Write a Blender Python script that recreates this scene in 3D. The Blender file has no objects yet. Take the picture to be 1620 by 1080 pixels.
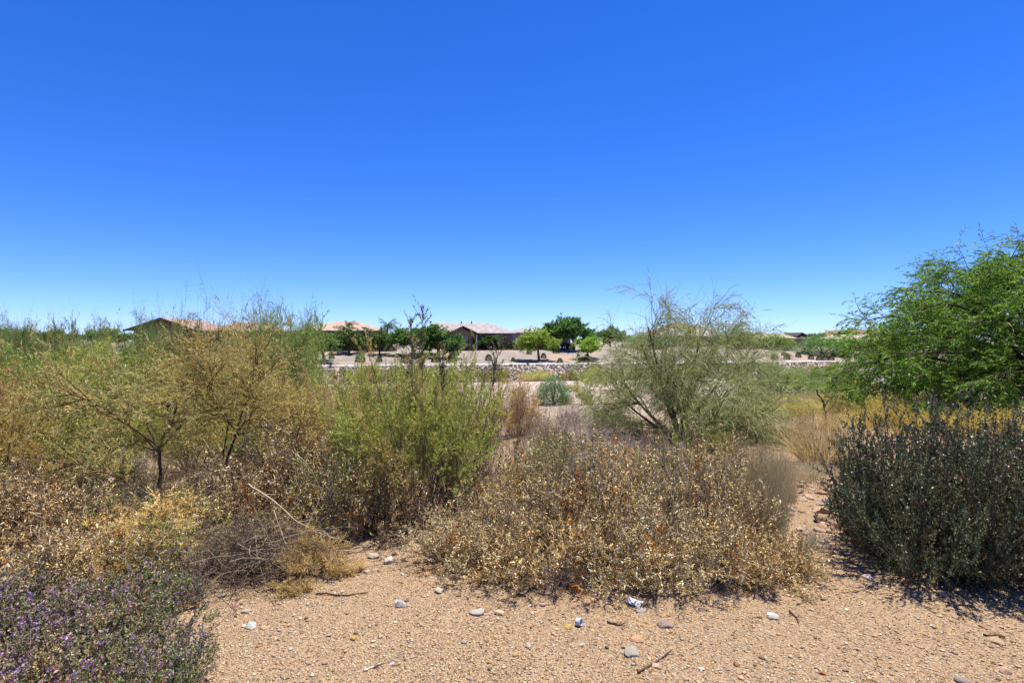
import bpy, math
import numpy as np
from mathutils import Vector, Matrix

rng = np.random.default_rng(7)
scene = bpy.context.scene
COL = scene.collection

# ------------------------------------------------------------------ camera
F = 900.0                 # focal length in photo pixels (1620 wide)
CAMZ = 1.70
cam = bpy.data.cameras.new("camera")
cam.sensor_width = 36.0
cam.lens = 36.0 * F / 1620.0
cam.clip_start = 0.05
cam.clip_end = 9000
camo = bpy.data.objects.new("camera", cam)
camo.location = (0, 0, CAMZ)
camo.rotation_euler = (math.radians(90), 0, 0)
COL.objects.link(camo)
scene.camera = camo

# ------------------------------------------------------------------ sky, sun, exposure
SUN = Vector((0.20, 0.17, 1.0)).normalized()
elev = math.asin(SUN.z)
azim = math.atan2(SUN.x, SUN.y)
world = bpy.data.worlds.new("World")
scene.world = world
world.use_nodes = True
nt = world.node_tree
nt.nodes.clear()
sky = nt.nodes.new("ShaderNodeTexSky")
sky.sky_type = 'NISHITA'
sky.sun_disc = False
sky.sun_elevation = elev
sky.sun_rotation = azim
sky.altitude = 400
sky.air_density = 0.8
sky.dust_density = 0.0
sky.ozone_density = 3.0
hs = nt.nodes.new("ShaderNodeHueSaturation")
hs.inputs['Saturation'].default_value = 1.34
bg = nt.nodes.new("ShaderNodeBackground")
bg.inputs['Strength'].default_value = 0.115
wo = nt.nodes.new("ShaderNodeOutputWorld")
gm = nt.nodes.new('ShaderNodeGamma'); gm.inputs['Gamma'].default_value = 0.95
nt.links.new(sky.outputs[0], gm.inputs['Color'])
nt.links.new(gm.outputs[0], hs.inputs['Color'])
wb = nt.nodes.new("ShaderNodeMix"); wb.data_type = 'RGBA'; wb.blend_type = 'MULTIPLY'; wb.inputs[0].default_value = 1
wb.inputs[7].default_value = (.50, .60, 1, 1)          # the photograph's saturated colour balance, over the whole sky alike
nt.links.new(hs.outputs[0], wb.inputs[6])
nt.links.new(wb.outputs[2], bg.inputs['Color'])
nt.links.new(bg.outputs[0], wo.inputs['Surface'])

sl = bpy.data.lights.new("sun", 'SUN')
sl.energy = 4.8
sl.angle = math.radians(0.53)
sl.color = (1.0, 0.945, 0.85)
so = bpy.data.objects.new("sun", sl)
so.rotation_euler = SUN.to_track_quat('Z', 'Y').to_euler()
so.location = (20, 20, 60)
COL.objects.link(so)

vs = scene.view_settings
vs.view_transform = 'Standard'
vs.look = 'None'
vs.exposure = 1.0
vs.gamma = 1.0
scene.cycles.max_bounces = 6
scene.cycles.diffuse_bounces = 4
scene.cycles.transmission_bounces = 4
scene.cycles.transparent_max_bounces = 4

# ------------------------------------------------------------------ helpers
def lin(h):
    h = h.lstrip('#')
    c = np.array([int(h[i:i+2], 16) / 255.0 for i in (0, 2, 4)])
    return np.where(c <= 0.04045, c / 12.92, ((c + 0.055) / 1.055) ** 2.4)

def lins(hs_):
    return np.array([lin(h) for h in hs_.split()])

def unit(v):
    return v / np.maximum(np.linalg.norm(v, axis=-1, keepdims=True), 1e-9)

def frame(d):
    ref = np.where(np.abs(d[..., 2:3]) > 0.9, np.array([1.0, 0, 0]), np.array([0, 0, 1.0]))
    a = unit(np.cross(d, ref))
    b = np.cross(d, a)
    return a, b

class Geo:
    def __init__(s):
        s.V, s.Q, s.T, s.C, s.n = [], [], [], [], 0
    def add(s, v, col, quads=None, tris=None):
        v = np.asarray(v, float).reshape(-1, 3)
        c = np.asarray(col, float)
        if c.ndim == 1:
            c = np.tile(c, (len(v), 1))
        s.V.append(v); s.C.append(c.reshape(-1, 3))
        if quads is not None and len(quads): s.Q.append(np.asarray(quads).reshape(-1, 4) + s.n)
        if tris is not None and len(tris): s.T.append(np.asarray(tris).reshape(-1, 3) + s.n)
        s.n += len(v)
    def mesh(s, name, mat, smooth=True):
        V = np.concatenate(s.V); C = np.concatenate(s.C)
        Q = np.concatenate(s.Q) if s.Q else np.zeros((0, 4), int)
        T = np.concatenate(s.T) if s.T else np.zeros((0, 3), int)
        me = bpy.data.meshes.new(name)
        me.vertices.add(len(V)); me.vertices.foreach_set("co", V.astype(np.float32).ravel())
        nl = Q.size + T.size
        me.loops.add(nl)
        me.loops.foreach_set("vertex_index", np.concatenate([Q.ravel(), T.ravel()]).astype(np.int32))
        npoly = len(Q) + len(T)
        me.polygons.add(npoly)
        st = np.concatenate([np.arange(len(Q)) * 4, Q.size + np.arange(len(T)) * 3]).astype(np.int32)
        me.polygons.foreach_set("loop_start", st)
        if smooth:
            me.polygons.foreach_set("use_smooth", np.ones(npoly, bool))
        at = me.attributes.new("Col", 'FLOAT_COLOR', 'POINT')
        at.data.foreach_set("color", np.concatenate([C, np.ones((len(C), 1))], 1).astype(np.float32).ravel())
        me.update(calc_edges=True)
        me.validate()
        me.materials.append(mat)
        return me

def grow(st, di, ln, K, wig, trop=(0, 0, 0)):
    N = len(st)
    P = np.empty((N, K, 3)); P[:, 0] = st
    d = unit(np.asarray(di, float).copy())
    step = (np.broadcast_to(ln, (N,)) / (K - 1))[:, None]
    for k in range(1, K):
        d = unit(d + rng.normal(0, wig, (N, 3)) + np.asarray(trop))
        P[:, k] = P[:, k - 1] + d * step
    return P

def kids(P, n, t0, t1, ang, sd):
    N, K = P.shape[:2]
    par = np.repeat(np.arange(N), n)
    t = rng.uniform(t0, t1, N * n)
    f = np.clip(t * (K - 1), 0, K - 1.001)
    i = f.astype(int); w = (f - i)[:, None]
    a, b = P[par, i], P[par, i + 1]
    tan = unit(b - a)
    pe = unit(np.cross(tan, rng.normal(size=(N * n, 3))))
    th = rng.normal(ang, sd, N * n)[:, None]
    return a + (b - a) * w, np.cos(th) * tan + np.sin(th) * pe, par, t

def tubes(G, P, r0, r1, m, col):
    N, K = P.shape[:2]
    tan = unit(np.gradient(P, axis=1))
    a, b = frame(tan)
    tt = np.linspace(0, 1, K)[None, :]
    r0 = np.broadcast_to(r0, (N,))[:, None]; r1 = np.broadcast_to(r1, (N,))[:, None]
    R = (r0 + (r1 - r0) * tt)[..., None]
    ring = []
    for j in range(m):
        th = 2 * math.pi * j / m
        ring.append(P + R * (a * math.cos(th) + b * math.sin(th)))
    V = np.stack(ring, 2)                       # N K m 3
    base = (np.arange(N) * K * m)[:, None, None] + (np.arange(K - 1) * m)[None, :, None] + np.arange(m)[None, None, :]
    nxt = np.roll(np.arange(m), -1)[None, None, :] - np.arange(m)[None, None, :]
    q = np.stack([base, base + nxt, base + nxt + m, base + m], -1)
    c = np.asarray(col, float)
    if c.ndim == 1: c = np.broadcast_to(c, (N, 3))
    c = np.broadcast_to(c[:, None, None, :], (N, K, m, 3))
    G.add(V, c.reshape(-1, 3), quads=q.reshape(-1, 4))

def ribbons(G, P, w0, w1, col):
    N, K = P.shape[:2]
    tan = unit(np.gradient(P, axis=1))
    sd = unit(np.cross(tan, unit(rng.normal(size=(N, 1, 3)))))
    tt = np.linspace(0, 1, K)[None, :]
    w0 = np.broadcast_to(w0, (N,))[:, None]; w1 = np.broadcast_to(w1, (N,))[:, None]
    W = (w0 + (w1 - w0) * tt)[..., None] * 0.5
    V = np.stack([P - sd * W, P + sd * W], 2)
    b = (np.arange(N) * K * 2)[:, None] + (np.arange(K - 1) * 2)[None, :]
    q = np.stack([b, b + 1, b + 3, b + 2], -1)
    c = np.asarray(col, float)
    if c.ndim == 1: c = np.broadcast_to(c, (N, 3))
    c = np.broadcast_to(c[:, None, None, :], (N, K, 2, 3))
    G.add(V, c.reshape(-1, 3), quads=q.reshape(-1, 4))

def leaf(G, b, d, L, W, col, curl=0.0, two=False):
    """leaf blades: one folded rhombus, or two-quad curled strip"""
    M = len(b)
    d = unit(d)
    s = unit(np.cross(d, rng.normal(size=(M, 3))))
    n = np.cross(s, d)
    L = np.broadcast_to(L, (M,))[:, None]; W = np.broadcast_to(W, (M,))[:, None]
    cu = (curl * rng.uniform(0.3, 1.4, (M, 1))) * L
    c = np.asarray(col, float)
    if c.ndim == 1: c = np.broadcast_to(c, (M, 3))
    if not two:
        V = np.stack([b, b + d * L * .5 - s * W * .5 + n * cu, b + d * L, b + d * L * .5 + s * W * .5 + n * cu], 1)
        q = np.arange(M * 4).reshape(M, 4)
        G.add(V, np.repeat(c, 4, 0), quads=q)
    else:
        m = b + d * L * .5 + n * cu
        t = b + d * L * .85 - n * cu * .4
        V = np.stack([b, b + s * W * .2, m - s * W * .5, m + s * W * .5, t - s * W * .15, t + s * W * .15], 1)
        o = (np.arange(M) * 6)[:, None]
        q = np.concatenate([o + np.array([[0, 1, 3, 2]]), o + np.array([[2, 3, 5, 4]])])
        G.add(V, np.repeat(c, 6, 0), quads=q)

def pal(hexes, M, jit=0.2, w=None, par=None, pj=0.18):
    p = lins(hexes)
    k = rng.choice(len(p), M, p=None if w is None else np.array(w) / sum(w))
    c = p[k] * rng.uniform(1 - jit, 1 + jit, (M, 1))
    if par is not None:
        c = c * rng.uniform(1 - pj, 1 + pj, (par.max() + 1, 1))[par]
    return np.clip(c, 0, 0.9)

def radial(N, r, lo, hi, bias=1.0):
    """N base points in a disc and outward leaning directions; lo..hi = lean from vertical (rad)"""
    a = rng.uniform(0, 2 * math.pi, N)
    u = rng.uniform(0, 1, N) ** bias
    q = np.sqrt(rng.uniform(0, 1, N)) * r
    st = np.stack([np.cos(a) * q, np.sin(a) * q, np.zeros(N)], 1)
    th = lo + (hi - lo) * u
    a2 = a + rng.normal(0, .5, N)
    di = np.stack([np.sin(th) * np.cos(a2), np.sin(th) * np.sin(a2), np.cos(th)], 1)
    return st, di, th

def poly(pts, K):
    p = np.array(pts, float)
    t = np.linspace(0, 1, len(p)); u = np.linspace(0, 1, K)
    return np.stack([np.interp(u, t, p[:, i]) for i in range(3)], 1)

# ------------------------------------------------------------------ terrain height
SK = 0.227
BK = 86.5
def nz(x, y, sc, seed=0):
    r = np.random.default_rng(seed)
    o = 0
    for i in range(5):
        a = r.uniform(0, 6.28); k = sc * r.uniform(.7, 1.6)
        o = o + np.sin(k * (x * np.cos(a) + y * np.sin(a)) + r.uniform(0, 6.28))
    return o / 5
def H(x, y):
    x = np.asarray(x, float); y = np.asarray(y, float)
    s = y - SK * x
    e = 1.2
    sp = e * np.logaddexp(0, (np.minimum(s, 84) - 6) / e)
    z = -0.0545 * sp
    toe = -0.0545 * 78
    z = np.where(s > 84, toe + (np.clip((s - 84) / 2.4, 0, 1)) * 2.35, z)
    top = toe + 2.35
    z = np.where(s > 87.3, top + 0.02 + np.clip((s - 87.3) / 20, 0, 1) * (0.45 - top), z)
    und = np.clip((s - 5) / 10, 0, 1) * np.clip((82 - s) / 10, 0, 1)
    z = z + 0.09 * und * nz(x, y, 0.55, 1) + 0.025 * nz(x, y, 1.9, 2) * (s < 84)+ 0.010 * nz(x, y, 6.0, 3) * (s < 30)
    return z
def at(px, py):
    """photo pixel -> where its ray meets the ground"""
    dx = (px - 810) / F; dz = -(py - 540) / F
    ds = np.geomspace(1.5, 400, 1500)
    hit = CAMZ + dz * ds <= H(dx * ds, ds)
    i = int(np.argmax(hit)) if hit.any() else 1400
    ds = np.linspace(ds[max(i - 1, 0)], ds[i], 60)
    hit = CAMZ + dz * ds <= H(dx * ds, ds)
    d = float(ds[int(np.argmax(hit))]) if hit.any() else float(ds[-1])
    return dx * d, d, float(H(dx * d, d))

# ------------------------------------------------------------------ materials
def mat_new(name):
    m = bpy.data.materials.new(name); m.use_nodes = True
    t = m.node_tree; t.nodes.clear()
    return m, t, t.nodes.new("ShaderNodeOutputMaterial")

def mat_plant(name, trans=0.3, rough=0.6, spec=0.25):
    m, t, out = mat_new(name)
    N, L = t.nodes, t.links
    at_ = N.new("ShaderNodeAttribute"); at_.attribute_name = "Col"
    oi = N.new("ShaderNodeObjectInfo")
    mul = N.new("ShaderNodeMix"); mul.data_type = 'RGBA'; mul.blend_type = 'MULTIPLY'; mul.inputs[0].default_value = 1
    L.new(at_.outputs['Color'], mul.inputs[6]); L.new(oi.outputs['Color'], mul.inputs[7])
    hsv = N.new("ShaderNodeHueSaturation")
    mr = N.new("ShaderNodeMapRange"); mr.inputs[3].default_value = 0.86; mr.inputs[4].default_value = 1.14
    L.new(oi.outputs['Random'], mr.inputs[0]); L.new(mr.outputs[0], hsv.inputs['Value'])
    L.new(mul.outputs[2], hsv.inputs['Color'])
    pb = N.new("ShaderNodeBsdfPrincipled")
    pb.inputs['Roughness'].default_value = rough
    pb.inputs['Specular IOR Level'].default_value = spec
    L.new(hsv.outputs[0], pb.inputs['Base Color'])
    if trans > 0:
        tr = N.new("ShaderNodeBsdfTranslucent"); L.new(hsv.outputs[0], tr.inputs['Color'])
        mx = N.new("ShaderNodeMixShader"); mx.inputs[0].default_value = trans
        L.new(pb.outputs[0], mx.inputs[1]); L.new(tr.outputs[0], mx.inputs[2]); L.new(mx.outputs[0], out.inputs[0])
    else:
        L.new(pb.outputs[0], out.inputs[0])
    return m

def mat_simple(name, hexc, rough=0.8, var=0.15, scale=6.0, bump=0.2, bscale=30.0, spec=0.3, metal=0.0):
    m, t, out = mat_new(name)
    N, L = t.nodes, t.links
    tc = N.new("ShaderNodeTexCoord")
    no = N.new("ShaderNodeTexNoise"); no.inputs['Scale'].default_value = scale; no.inputs['Detail'].default_value = 6
    L.new(tc.outputs['Object'], no.inputs['Vector'])
    mr = N.new("ShaderNodeMapRange"); mr.inputs[1].default_value = .3; mr.inputs[2].default_value = .7
    mr.inputs[3].default_value = .76 * (1 - var); mr.inputs[4].default_value = .76 * (1 + var)
    L.new(no.outputs[0], mr.inputs[0])
    oi = N.new("ShaderNodeObjectInfo")
    c = N.new("ShaderNodeMix"); c.data_type = 'RGBA'; c.blend_type = 'MULTIPLY'; c.inputs[0].default_value = 1
    c.inputs[6].default_value = (*lin(hexc), 1); L.new(oi.outputs['Color'], c.inputs[7])
    hsv = N.new("ShaderNodeHueSaturation"); L.new(c.outputs[2], hsv.inputs['Color']); L.new(mr.outputs[0], hsv.inputs['Value'])
    pb = N.new("ShaderNodeBsdfPrincipled"); pb.inputs['Roughness'].default_value = rough
    pb.inputs['Specular IOR Level'].default_value = spec; pb.inputs['Metallic'].default_value = metal
    L.new(hsv.outputs[0], pb.inputs['Base Color'])
    if bump:
        n2 = N.new("ShaderNodeTexNoise"); n2.inputs['Scale'].default_value = bscale; n2.inputs['Detail'].default_value = 5
        L.new(tc.outputs['Object'], n2.inputs['Vector'])
        bp = N.new("ShaderNodeBump"); bp.inputs['Strength'].default_value = bump; bp.inputs['Distance'].default_value = 0.02
        L.new(n2.outputs[0], bp.inputs['Height']); L.new(bp.outputs[0], pb.inputs['Normal'])
    L.new(pb.outputs[0], out.inputs[0])
    return m

M_LEAF = mat_plant("foliage", 0.40)
M_DRY = mat_plant("dry_foliage", 0.14, 0.75, 0.15)
M_FEATH = mat_plant("feather_foliage", 0.32, 0.7, 0.15)
M_GRASS = mat_plant("grass_blade", 0.5, 0.6, 0.2)
M_GLOSS = mat_plant("small_leaf", 0.25, 0.42, 0.5)
M_BARK = mat_plant("bark", 0.0, 0.85, 0.15)
M_GRIT = mat_plant("gravel", 0.0, 0.8, 0.2)

def mat_ground():
    m, t, out = mat_new("desert_soil")
    N, L = t.nodes, t.links
    def node(k, **kw):
        n = N.new(k)
        for a, v in kw.items(): n.inputs[a].default_value = v
        return n
    geo = N.new("ShaderNodeNewGeometry")
    sep = N.new("ShaderNodeSeparateXYZ"); L.new(geo.outputs['Position'], sep.inputs[0])
    k = N.new("ShaderNodeMath"); k.operation = 'MULTIPLY_ADD'; k.inputs[1].default_value = -SK
    L.new(sep.outputs[0], k.inputs[0]); L.new(sep.outputs[1], k.inputs[2])
    def mixc(a, b, f, mode='MIX'):
        x = N.new("ShaderNodeMix"); x.data_type = 'RGBA'; x.blend_type = mode
        for s_, v in ((0, f), (6, a), (7, b)):
            if isinstance(v, (int, float)): x.inputs[s_].default_value = v
            elif isinstance(v, str): x.inputs[s_].default_value = (*lin(v), 1)
            else: L.new(v, x.inputs[s_])
        return x.outputs[2]
    def noise(sc, det=4, rough=.6):
        n = node("ShaderNodeTexNoise", Scale=sc, Detail=det, Roughness=rough)
        L.new(geo.outputs['Position'], n.inputs['Vector']); return n.outputs[0]
    def rng_(v, a, b, c=0., d=1.):
        n = N.new("ShaderNodeMapRange")
        for i, q in enumerate((a, b, c, d)): n.inputs[i + 1].default_value = q
        L.new(v, n.inputs[0]); return n.outputs[0]
    base = mixc('#c79a6b', '#b98f68', rng_(noise(0.9), .4, .6))
    base = mixc(base, '#d8b58c', rng_(noise(2.7), .5, .75, 0, .7))
    base = mixc(base, '#8a7058', rng_(noise(5.3, 6, .7), .5, .72, 0, .6))
    base = mixc(base, '#c08a58', rng_(noise(1.5, 3), .56, .66, 0, .55))
    base = mixc(base, '#8f7c68', rng_(noise(1.1, 5, .7), .52, .64, 0, .5))
    # grit: coloured grains in two sizes
    for sc, amt in ((75.0, .55), (150.0, .5)):
        vo = N.new("ShaderNodeTexVoronoi"); vo.inputs['Scale'].default_value = sc
        L.new(geo.outputs['Position'], vo.inputs['Vector'])
        cr = N.new("ShaderNodeValToRGB"); cr.color_ramp.interpolation = 'CONSTANT'
        e = cr.color_ramp.elements
        e[0].position = 0; e[0].color = (*lin('#8d6f52'), 1)
        e[1].position = .2; e[1].color = (*lin('#caa277'), 1)
        for p_, h_ in ((.45, '#dcc09a'), (.62, '#b58a66'), (.75, '#a99a8a'), (.86, '#d3a585'), (.95, '#6f5844')):
            q = e.new(p_); q.color = (*lin(h_), 1)
        sx = N.new("ShaderNodeSeparateColor"); L.new(vo.outputs['Color'], sx.inputs[0])
        L.new(sx.outputs[0], cr.inputs[0])
        base = mixc(base, cr.outputs[0], amt)
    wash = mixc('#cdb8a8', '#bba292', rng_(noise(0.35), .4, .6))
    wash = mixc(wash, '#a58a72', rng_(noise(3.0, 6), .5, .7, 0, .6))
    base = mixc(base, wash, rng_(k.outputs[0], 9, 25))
    gard = mixc('#a3968c', '#8c8076', rng_(noise(0.5, 8, .75), .4, .6))
    gard = mixc(gard, '#b0917c', rng_(noise(0.12, 3), .52, .6, 0, .8))
    base = mixc(base, gard, rng_(k.outputs[0], 86, 87.2))
    pb = N.new("ShaderNodeBsdfPrincipled"); pb.inputs['Roughness'].default_value = .9
    pb.inputs['Specular IOR Level'].default_value = .15
    hv = N.new('ShaderNodeHueSaturation'); hv.inputs['Value'].default_value = .75; hv.inputs['Saturation'].default_value = .92; hv.inputs['Hue'].default_value = .508
    L.new(base, hv.inputs['Color']); L.new(hv.outputs[0], pb.inputs['Base Color'])
    vo = N.new("ShaderNodeTexVoronoi"); vo.inputs['Scale'].default_value = 85
    L.new(geo.outputs['Position'], vo.inputs['Vector'])
    ad = N.new("ShaderNodeMath"); ad.operation = 'MULTIPLY_ADD'; ad.inputs[1].default_value = -1.2
    L.new(vo.outputs['Distance'], ad.inputs[0]); L.new(noise(40, 8, .7), ad.inputs[2])
    bp = N.new("ShaderNodeBump"); bp.inputs['Strength'].default_value = 1.0; bp.inputs['Distance'].default_value = 0.016
    L.new(ad.outputs[0], bp.inputs['Height']); L.new(bp.outputs[0], pb.inputs['Normal'])
    L.new(pb.outputs[0], out.inputs[0])
    return m
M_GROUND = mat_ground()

# ------------------------------------------------------------------ object helpers
def tag(o, label=None, cat=None, group=None, kind=None):
    if label: o['label'] = label
    if cat: o['category'] = cat
    if group: o['group'] = group
    if kind: o['kind'] = kind
    return o
def obj(name, me, parent=None, loc=None, rot=None, scale=None):
    o = bpy.data.objects.new(name, me); COL.objects.link(o)
    if parent: o.parent = parent
    if loc is not None: o.location = loc
    if rot is not None: o.rotation_euler = rot
    if scale is not None: o.scale = scale
    return o
def empty(name, loc, rz=0.0, scale=(1, 1, 1)):
    o = bpy.data.objects.new(name, None); o.empty_display_size = .2
    COL.objects.link(o); o.location = loc; o.rotation_euler = (0, 0, rz); o.scale = scale
    return o

# ------------------------------------------------------------------ ground sheet
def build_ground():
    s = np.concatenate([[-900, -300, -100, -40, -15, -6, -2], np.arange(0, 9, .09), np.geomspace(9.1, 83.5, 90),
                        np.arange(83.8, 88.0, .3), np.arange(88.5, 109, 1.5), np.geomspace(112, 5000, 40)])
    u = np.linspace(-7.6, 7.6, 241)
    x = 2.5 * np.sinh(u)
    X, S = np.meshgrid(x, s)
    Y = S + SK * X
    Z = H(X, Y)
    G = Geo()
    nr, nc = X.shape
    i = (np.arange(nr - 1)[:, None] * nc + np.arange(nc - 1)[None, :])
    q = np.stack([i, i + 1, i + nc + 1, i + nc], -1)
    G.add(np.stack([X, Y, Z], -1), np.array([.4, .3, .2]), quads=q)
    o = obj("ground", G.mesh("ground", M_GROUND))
    tag(o, "tan decomposed granite ground sloping down into the sandy wash", "ground", kind="structure")
build_ground()

# hills
def build_hill(name, cx, cy, w, dpt, h, hexes, label, seed):
    G = Geo(); n = 40
    u = np.linspace(-1, 1, n); X, Y = np.meshgrid(u, u)
    r = np.sqrt(X ** 2 + Y ** 2)
    Z = np.clip(1 - r ** 1.3, 0, 1) * (1 + .22 * nz(X, Y, 7, seed) + .12 * nz(X, Y, 17, seed + 1))
    i = (np.arange(n - 1)[:, None] * n + np.arange(n - 1)[None, :])
    G.add(np.stack([X * w, Y * dpt, Z * h - .5], -1), pal(hexes, n * n, .2), quads=np.stack([i, i + 1, i + n + 1, i + n], -1))
    o = obj(name, G.mesh(name, M_GRIT), loc=(cx, cy, .4)); tag(o, label, "hill", kind="structure")
build_hill("hill", 262, 900, 80, 120, 32, '#6d5546 #7d6352 #5c4a3e', "low brown rocky hill far behind the palo verde", 11)
build_hill("hill", 500, 820, 90, 110, 22, '#7a6352 #8a705c #6a5546', "low brown hill behind the dark mesquite tree", 13)
build_hill("hill", 400, 950, 200, 100, 9, '#b89478 #c4a184 #a5866c', "long low tan rise behind the garden trees", 15)

# ------------------------------------------------------------------ riprap bank and kerb
def ico(sub=0):
    t = (1 + 5 ** .5) / 2
    v = unit(np.array([[-1, t, 0], [1, t, 0], [-1, -t, 0], [1, -t, 0], [0, -1, t], [0, 1, t], [0, -1, -t], [0, 1, -t],
                  [t, 0, -1], [t, 0, 1], [-t, 0, -1], [-t, 0, 1]], float))
    f = np.array([[0, 11, 5], [0, 5, 1], [0, 1, 7], [0, 7, 10], [0, 10, 11], [1, 5, 9], [5, 11, 4], [11, 10, 2], [10, 7, 6], [7, 1, 8],
                  [3, 9, 4], [3, 4, 2], [3, 2, 6], [3, 6, 8], [3, 8, 9], [4, 9, 5], [2, 4, 11], [6, 2, 10], [8, 6, 7], [9, 8, 1]])
    for _ in range(sub):
        vs_ = list(v); cache = {}; nf = []
        def mid(a, b):
            k = (min(a, b), max(a, b))
            if k not in cache:
                m = vs_[a] + vs_[b]; vs_.append(m / np.linalg.norm(m)); cache[k] = len(vs_) - 1
            return cache[k]
        for a, b, c in f:
            x, y, z = mid(a, b), mid(b, c), mid(c, a)
            nf += [[a, x, z], [b, y, x], [c, z, y], [x, y, z]]
        v, f = np.array(vs_), np.array(nf)
    return v, f
OCT_V = np.array([[1, 0, 0], [-1, 0, 0], [0, 1, 0], [0, -1, 0], [0, 0, 1], [0, 0, -1.0]])
OCT_F = np.array([[0, 2, 4], [2, 1, 4], [1, 3, 4], [3, 0, 4], [2, 0, 5], [1, 2, 5], [3, 1, 5], [0, 3, 5]])

def scatter_rocks(G, pos, size, col, base, flat=.6):
    bv, bf = base
    M = len(pos); nv = len(bv)
    V = bv[None] * rng.uniform(.65, 1.3, (M, nv, 1))
    sc = np.stack([rng.uniform(.7, 1.4, M), rng.uniform(.6, 1.1, M), rng.uniform(flat * .7, flat * 1.2, M)], 1) * size[:, None]
    V = V * sc[:, None, :]
    a = rng.uniform(0, 6.28, M); ca, sa = np.cos(a)[:, None], np.sin(a)[:, None]
    V = np.stack([V[..., 0] * ca - V[..., 1] * sa, V[..., 0] * sa + V[..., 1] * ca, V[..., 2]], -1) + pos[:, None, :]
    f = bf[None] + (np.arange(M) * nv)[:, None, None]
    G.add(V, np.repeat(col * .8, nv, 0), tris=f.reshape(-1, 3))

def build_bank():
    G = Geo()
    n = 7500
    x = rng.uniform(-75, 92, n); s = rng.uniform(83.6, 86.7, n); y = s + SK * x
    scatter_rocks(G, np.stack([x, y, H(x, y) + .03], 1), rng.uniform(.11, .25, n),
                  pal('#aca29c #8f8682 #b8a89e #7a726e #a0928c #c0b4ac', n, .25), ico(0), .8)
    o = obj("riprap_bank", G.mesh("riprap_bank", M_GRIT, False)); tag(o, "grey stone riprap bank along the far side of the wash", "riprap", kind="stuff")
    # concrete kerb
    G = Geo()
    xs = np.linspace(-80, 95, 60)
    V = []
    for ds, dz in ((86.45, -.15), (86.45, .22), (87.35, .24), (87.35, -.2)):
        y = ds + SK * xs; V.append(np.stack([xs, y, np.full_like(xs, -0.0545 * 78 + 2.35) + dz], 1))
    V = np.stack(V, 1)
    q = [[i * 4 + j, i * 4 + j + 1, i * 4 + 5 + j, i * 4 + 4 + j] for i in range(59) for j in range(3)]
    G.add(V, lin('#e8e2da'), quads=q)
    o = obj("kerb", G.mesh("kerb", mat_simple("concrete", '#ddd6cc', .85, .08, 2, .1), False))
    tag(o, "pale concrete kerb capping the far riprap bank", "kerb", kind="structure")
build_bank()

# ------------------------------------------------------------------ plant species builders
# each returns {part name: mesh} with natural height/width in metres
SPECIES = {}
def reg(name, variants, h=None, w=None):
    hh, ww = [], []
    for v in variants:                       # natural size measured on the mesh
        pts = []
        for me in v.values():
            a = np.empty(len(me.vertices) * 3, np.float32); me.vertices.foreach_get('co', a); pts.append(a.reshape(-1, 3))
        pts = np.concatenate(pts)
        hh.append(np.percentile(pts[:, 2], 99)); ww.append(2 * np.percentile(np.hypot(pts[:, 0], pts[:, 1]), 95))
    SPECIES[name] = (variants, hh, ww)

def sp_withered(seed, greens=0.0, R=.55, hh=.62):
    """brittle shrub with curled dead leaves"""
    G, S = Geo(), Geo()
    st, di, th = radial(60, .10, .05, 1.35, .75)
    ln = (R + (hh - R) * np.cos(th)) * rng.uniform(.8, 1.1, len(th))
    P = grow(st, di, ln, 7, .10, (0, 0, .03))
    tubes(S, P, .0042, .0018, 3, pal('#5a4c40 #7a6c5c #463a30 #a89c88', len(P), .2))  # stem colours darkened to deepen the shaded gaps between leaves
    p, d, par, t = kids(P, 9, .25, 1.0, .75, .3)
    Q = grow(p, d, rng.uniform(.06, .17, len(p)), 4, .18, (0, 0, .04))
    ribbons(S, Q, .0034, .0018, pal('#8c7a62 #b0a084 #6d5a46 #c4b8a2', len(Q), .25))
    x_, y_, xp, t_ = kids(P, 5, .5, 1.0, .5, .2); X_ = grow(x_, y_, rng.uniform(.12, .26, len(x_)), 5, .12, (0, 0, .06)); ribbons(S, X_, .0036, .0015, pal('#a0907a #c0b4a0 #7a6a58', len(X_), .25))
    lp, ld, lpar, t = kids(Q, 15, .1, 1.0, .9, .4)
    ld = ld + np.array([0, 0, -.25])
    M = len(lp)
    c = pal('#b8a270 #98784a #d2c294 #785c3a #eae2c4 #56463a #a48e62 #b8aa8c', M, .35, [4, 2, 4.5, 1.6, 4, 2.6, 3, 3], lpar, .35)
    big = par[lpar] % 11 == 0
    c[big] = pal('#9c682f #86562a #b07c3c', big.sum(), .25)
    if greens > 0:
        g = (par[lpar] % 10) < greens * 10
        c[g] = pal('#8c8f42 #a3a658 #6f7c36 #b0a868', g.sum(), .25)
    leaf(G, lp, ld, .012 + .042 * rng.uniform(0, 1, M) ** 2.0, rng.uniform(.004, .011, M), c, .36, True)
    return {'stem': S.mesh('withered_stem', M_BARK), 'foliage': G.mesh('withered_foliage', M_DRY)}
reg('withered', [sp_withered(i) for i in range(2)] + [sp_withered(3, .35)], .70, 1.12)

def feathers(G, Q, n, L, W, hexes, w=None, ang=.5, par=None, jit=.25):
    lp, ld, lpar, t = kids(Q, n, .05, 1.0, ang, .25)
    M = len(lp)
    leaf(G, lp, ld, L * rng.uniform(.6, 1.3, M), W, pal(hexes, M, jit, w, lpar, .3), .05)
    return lpar

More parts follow.
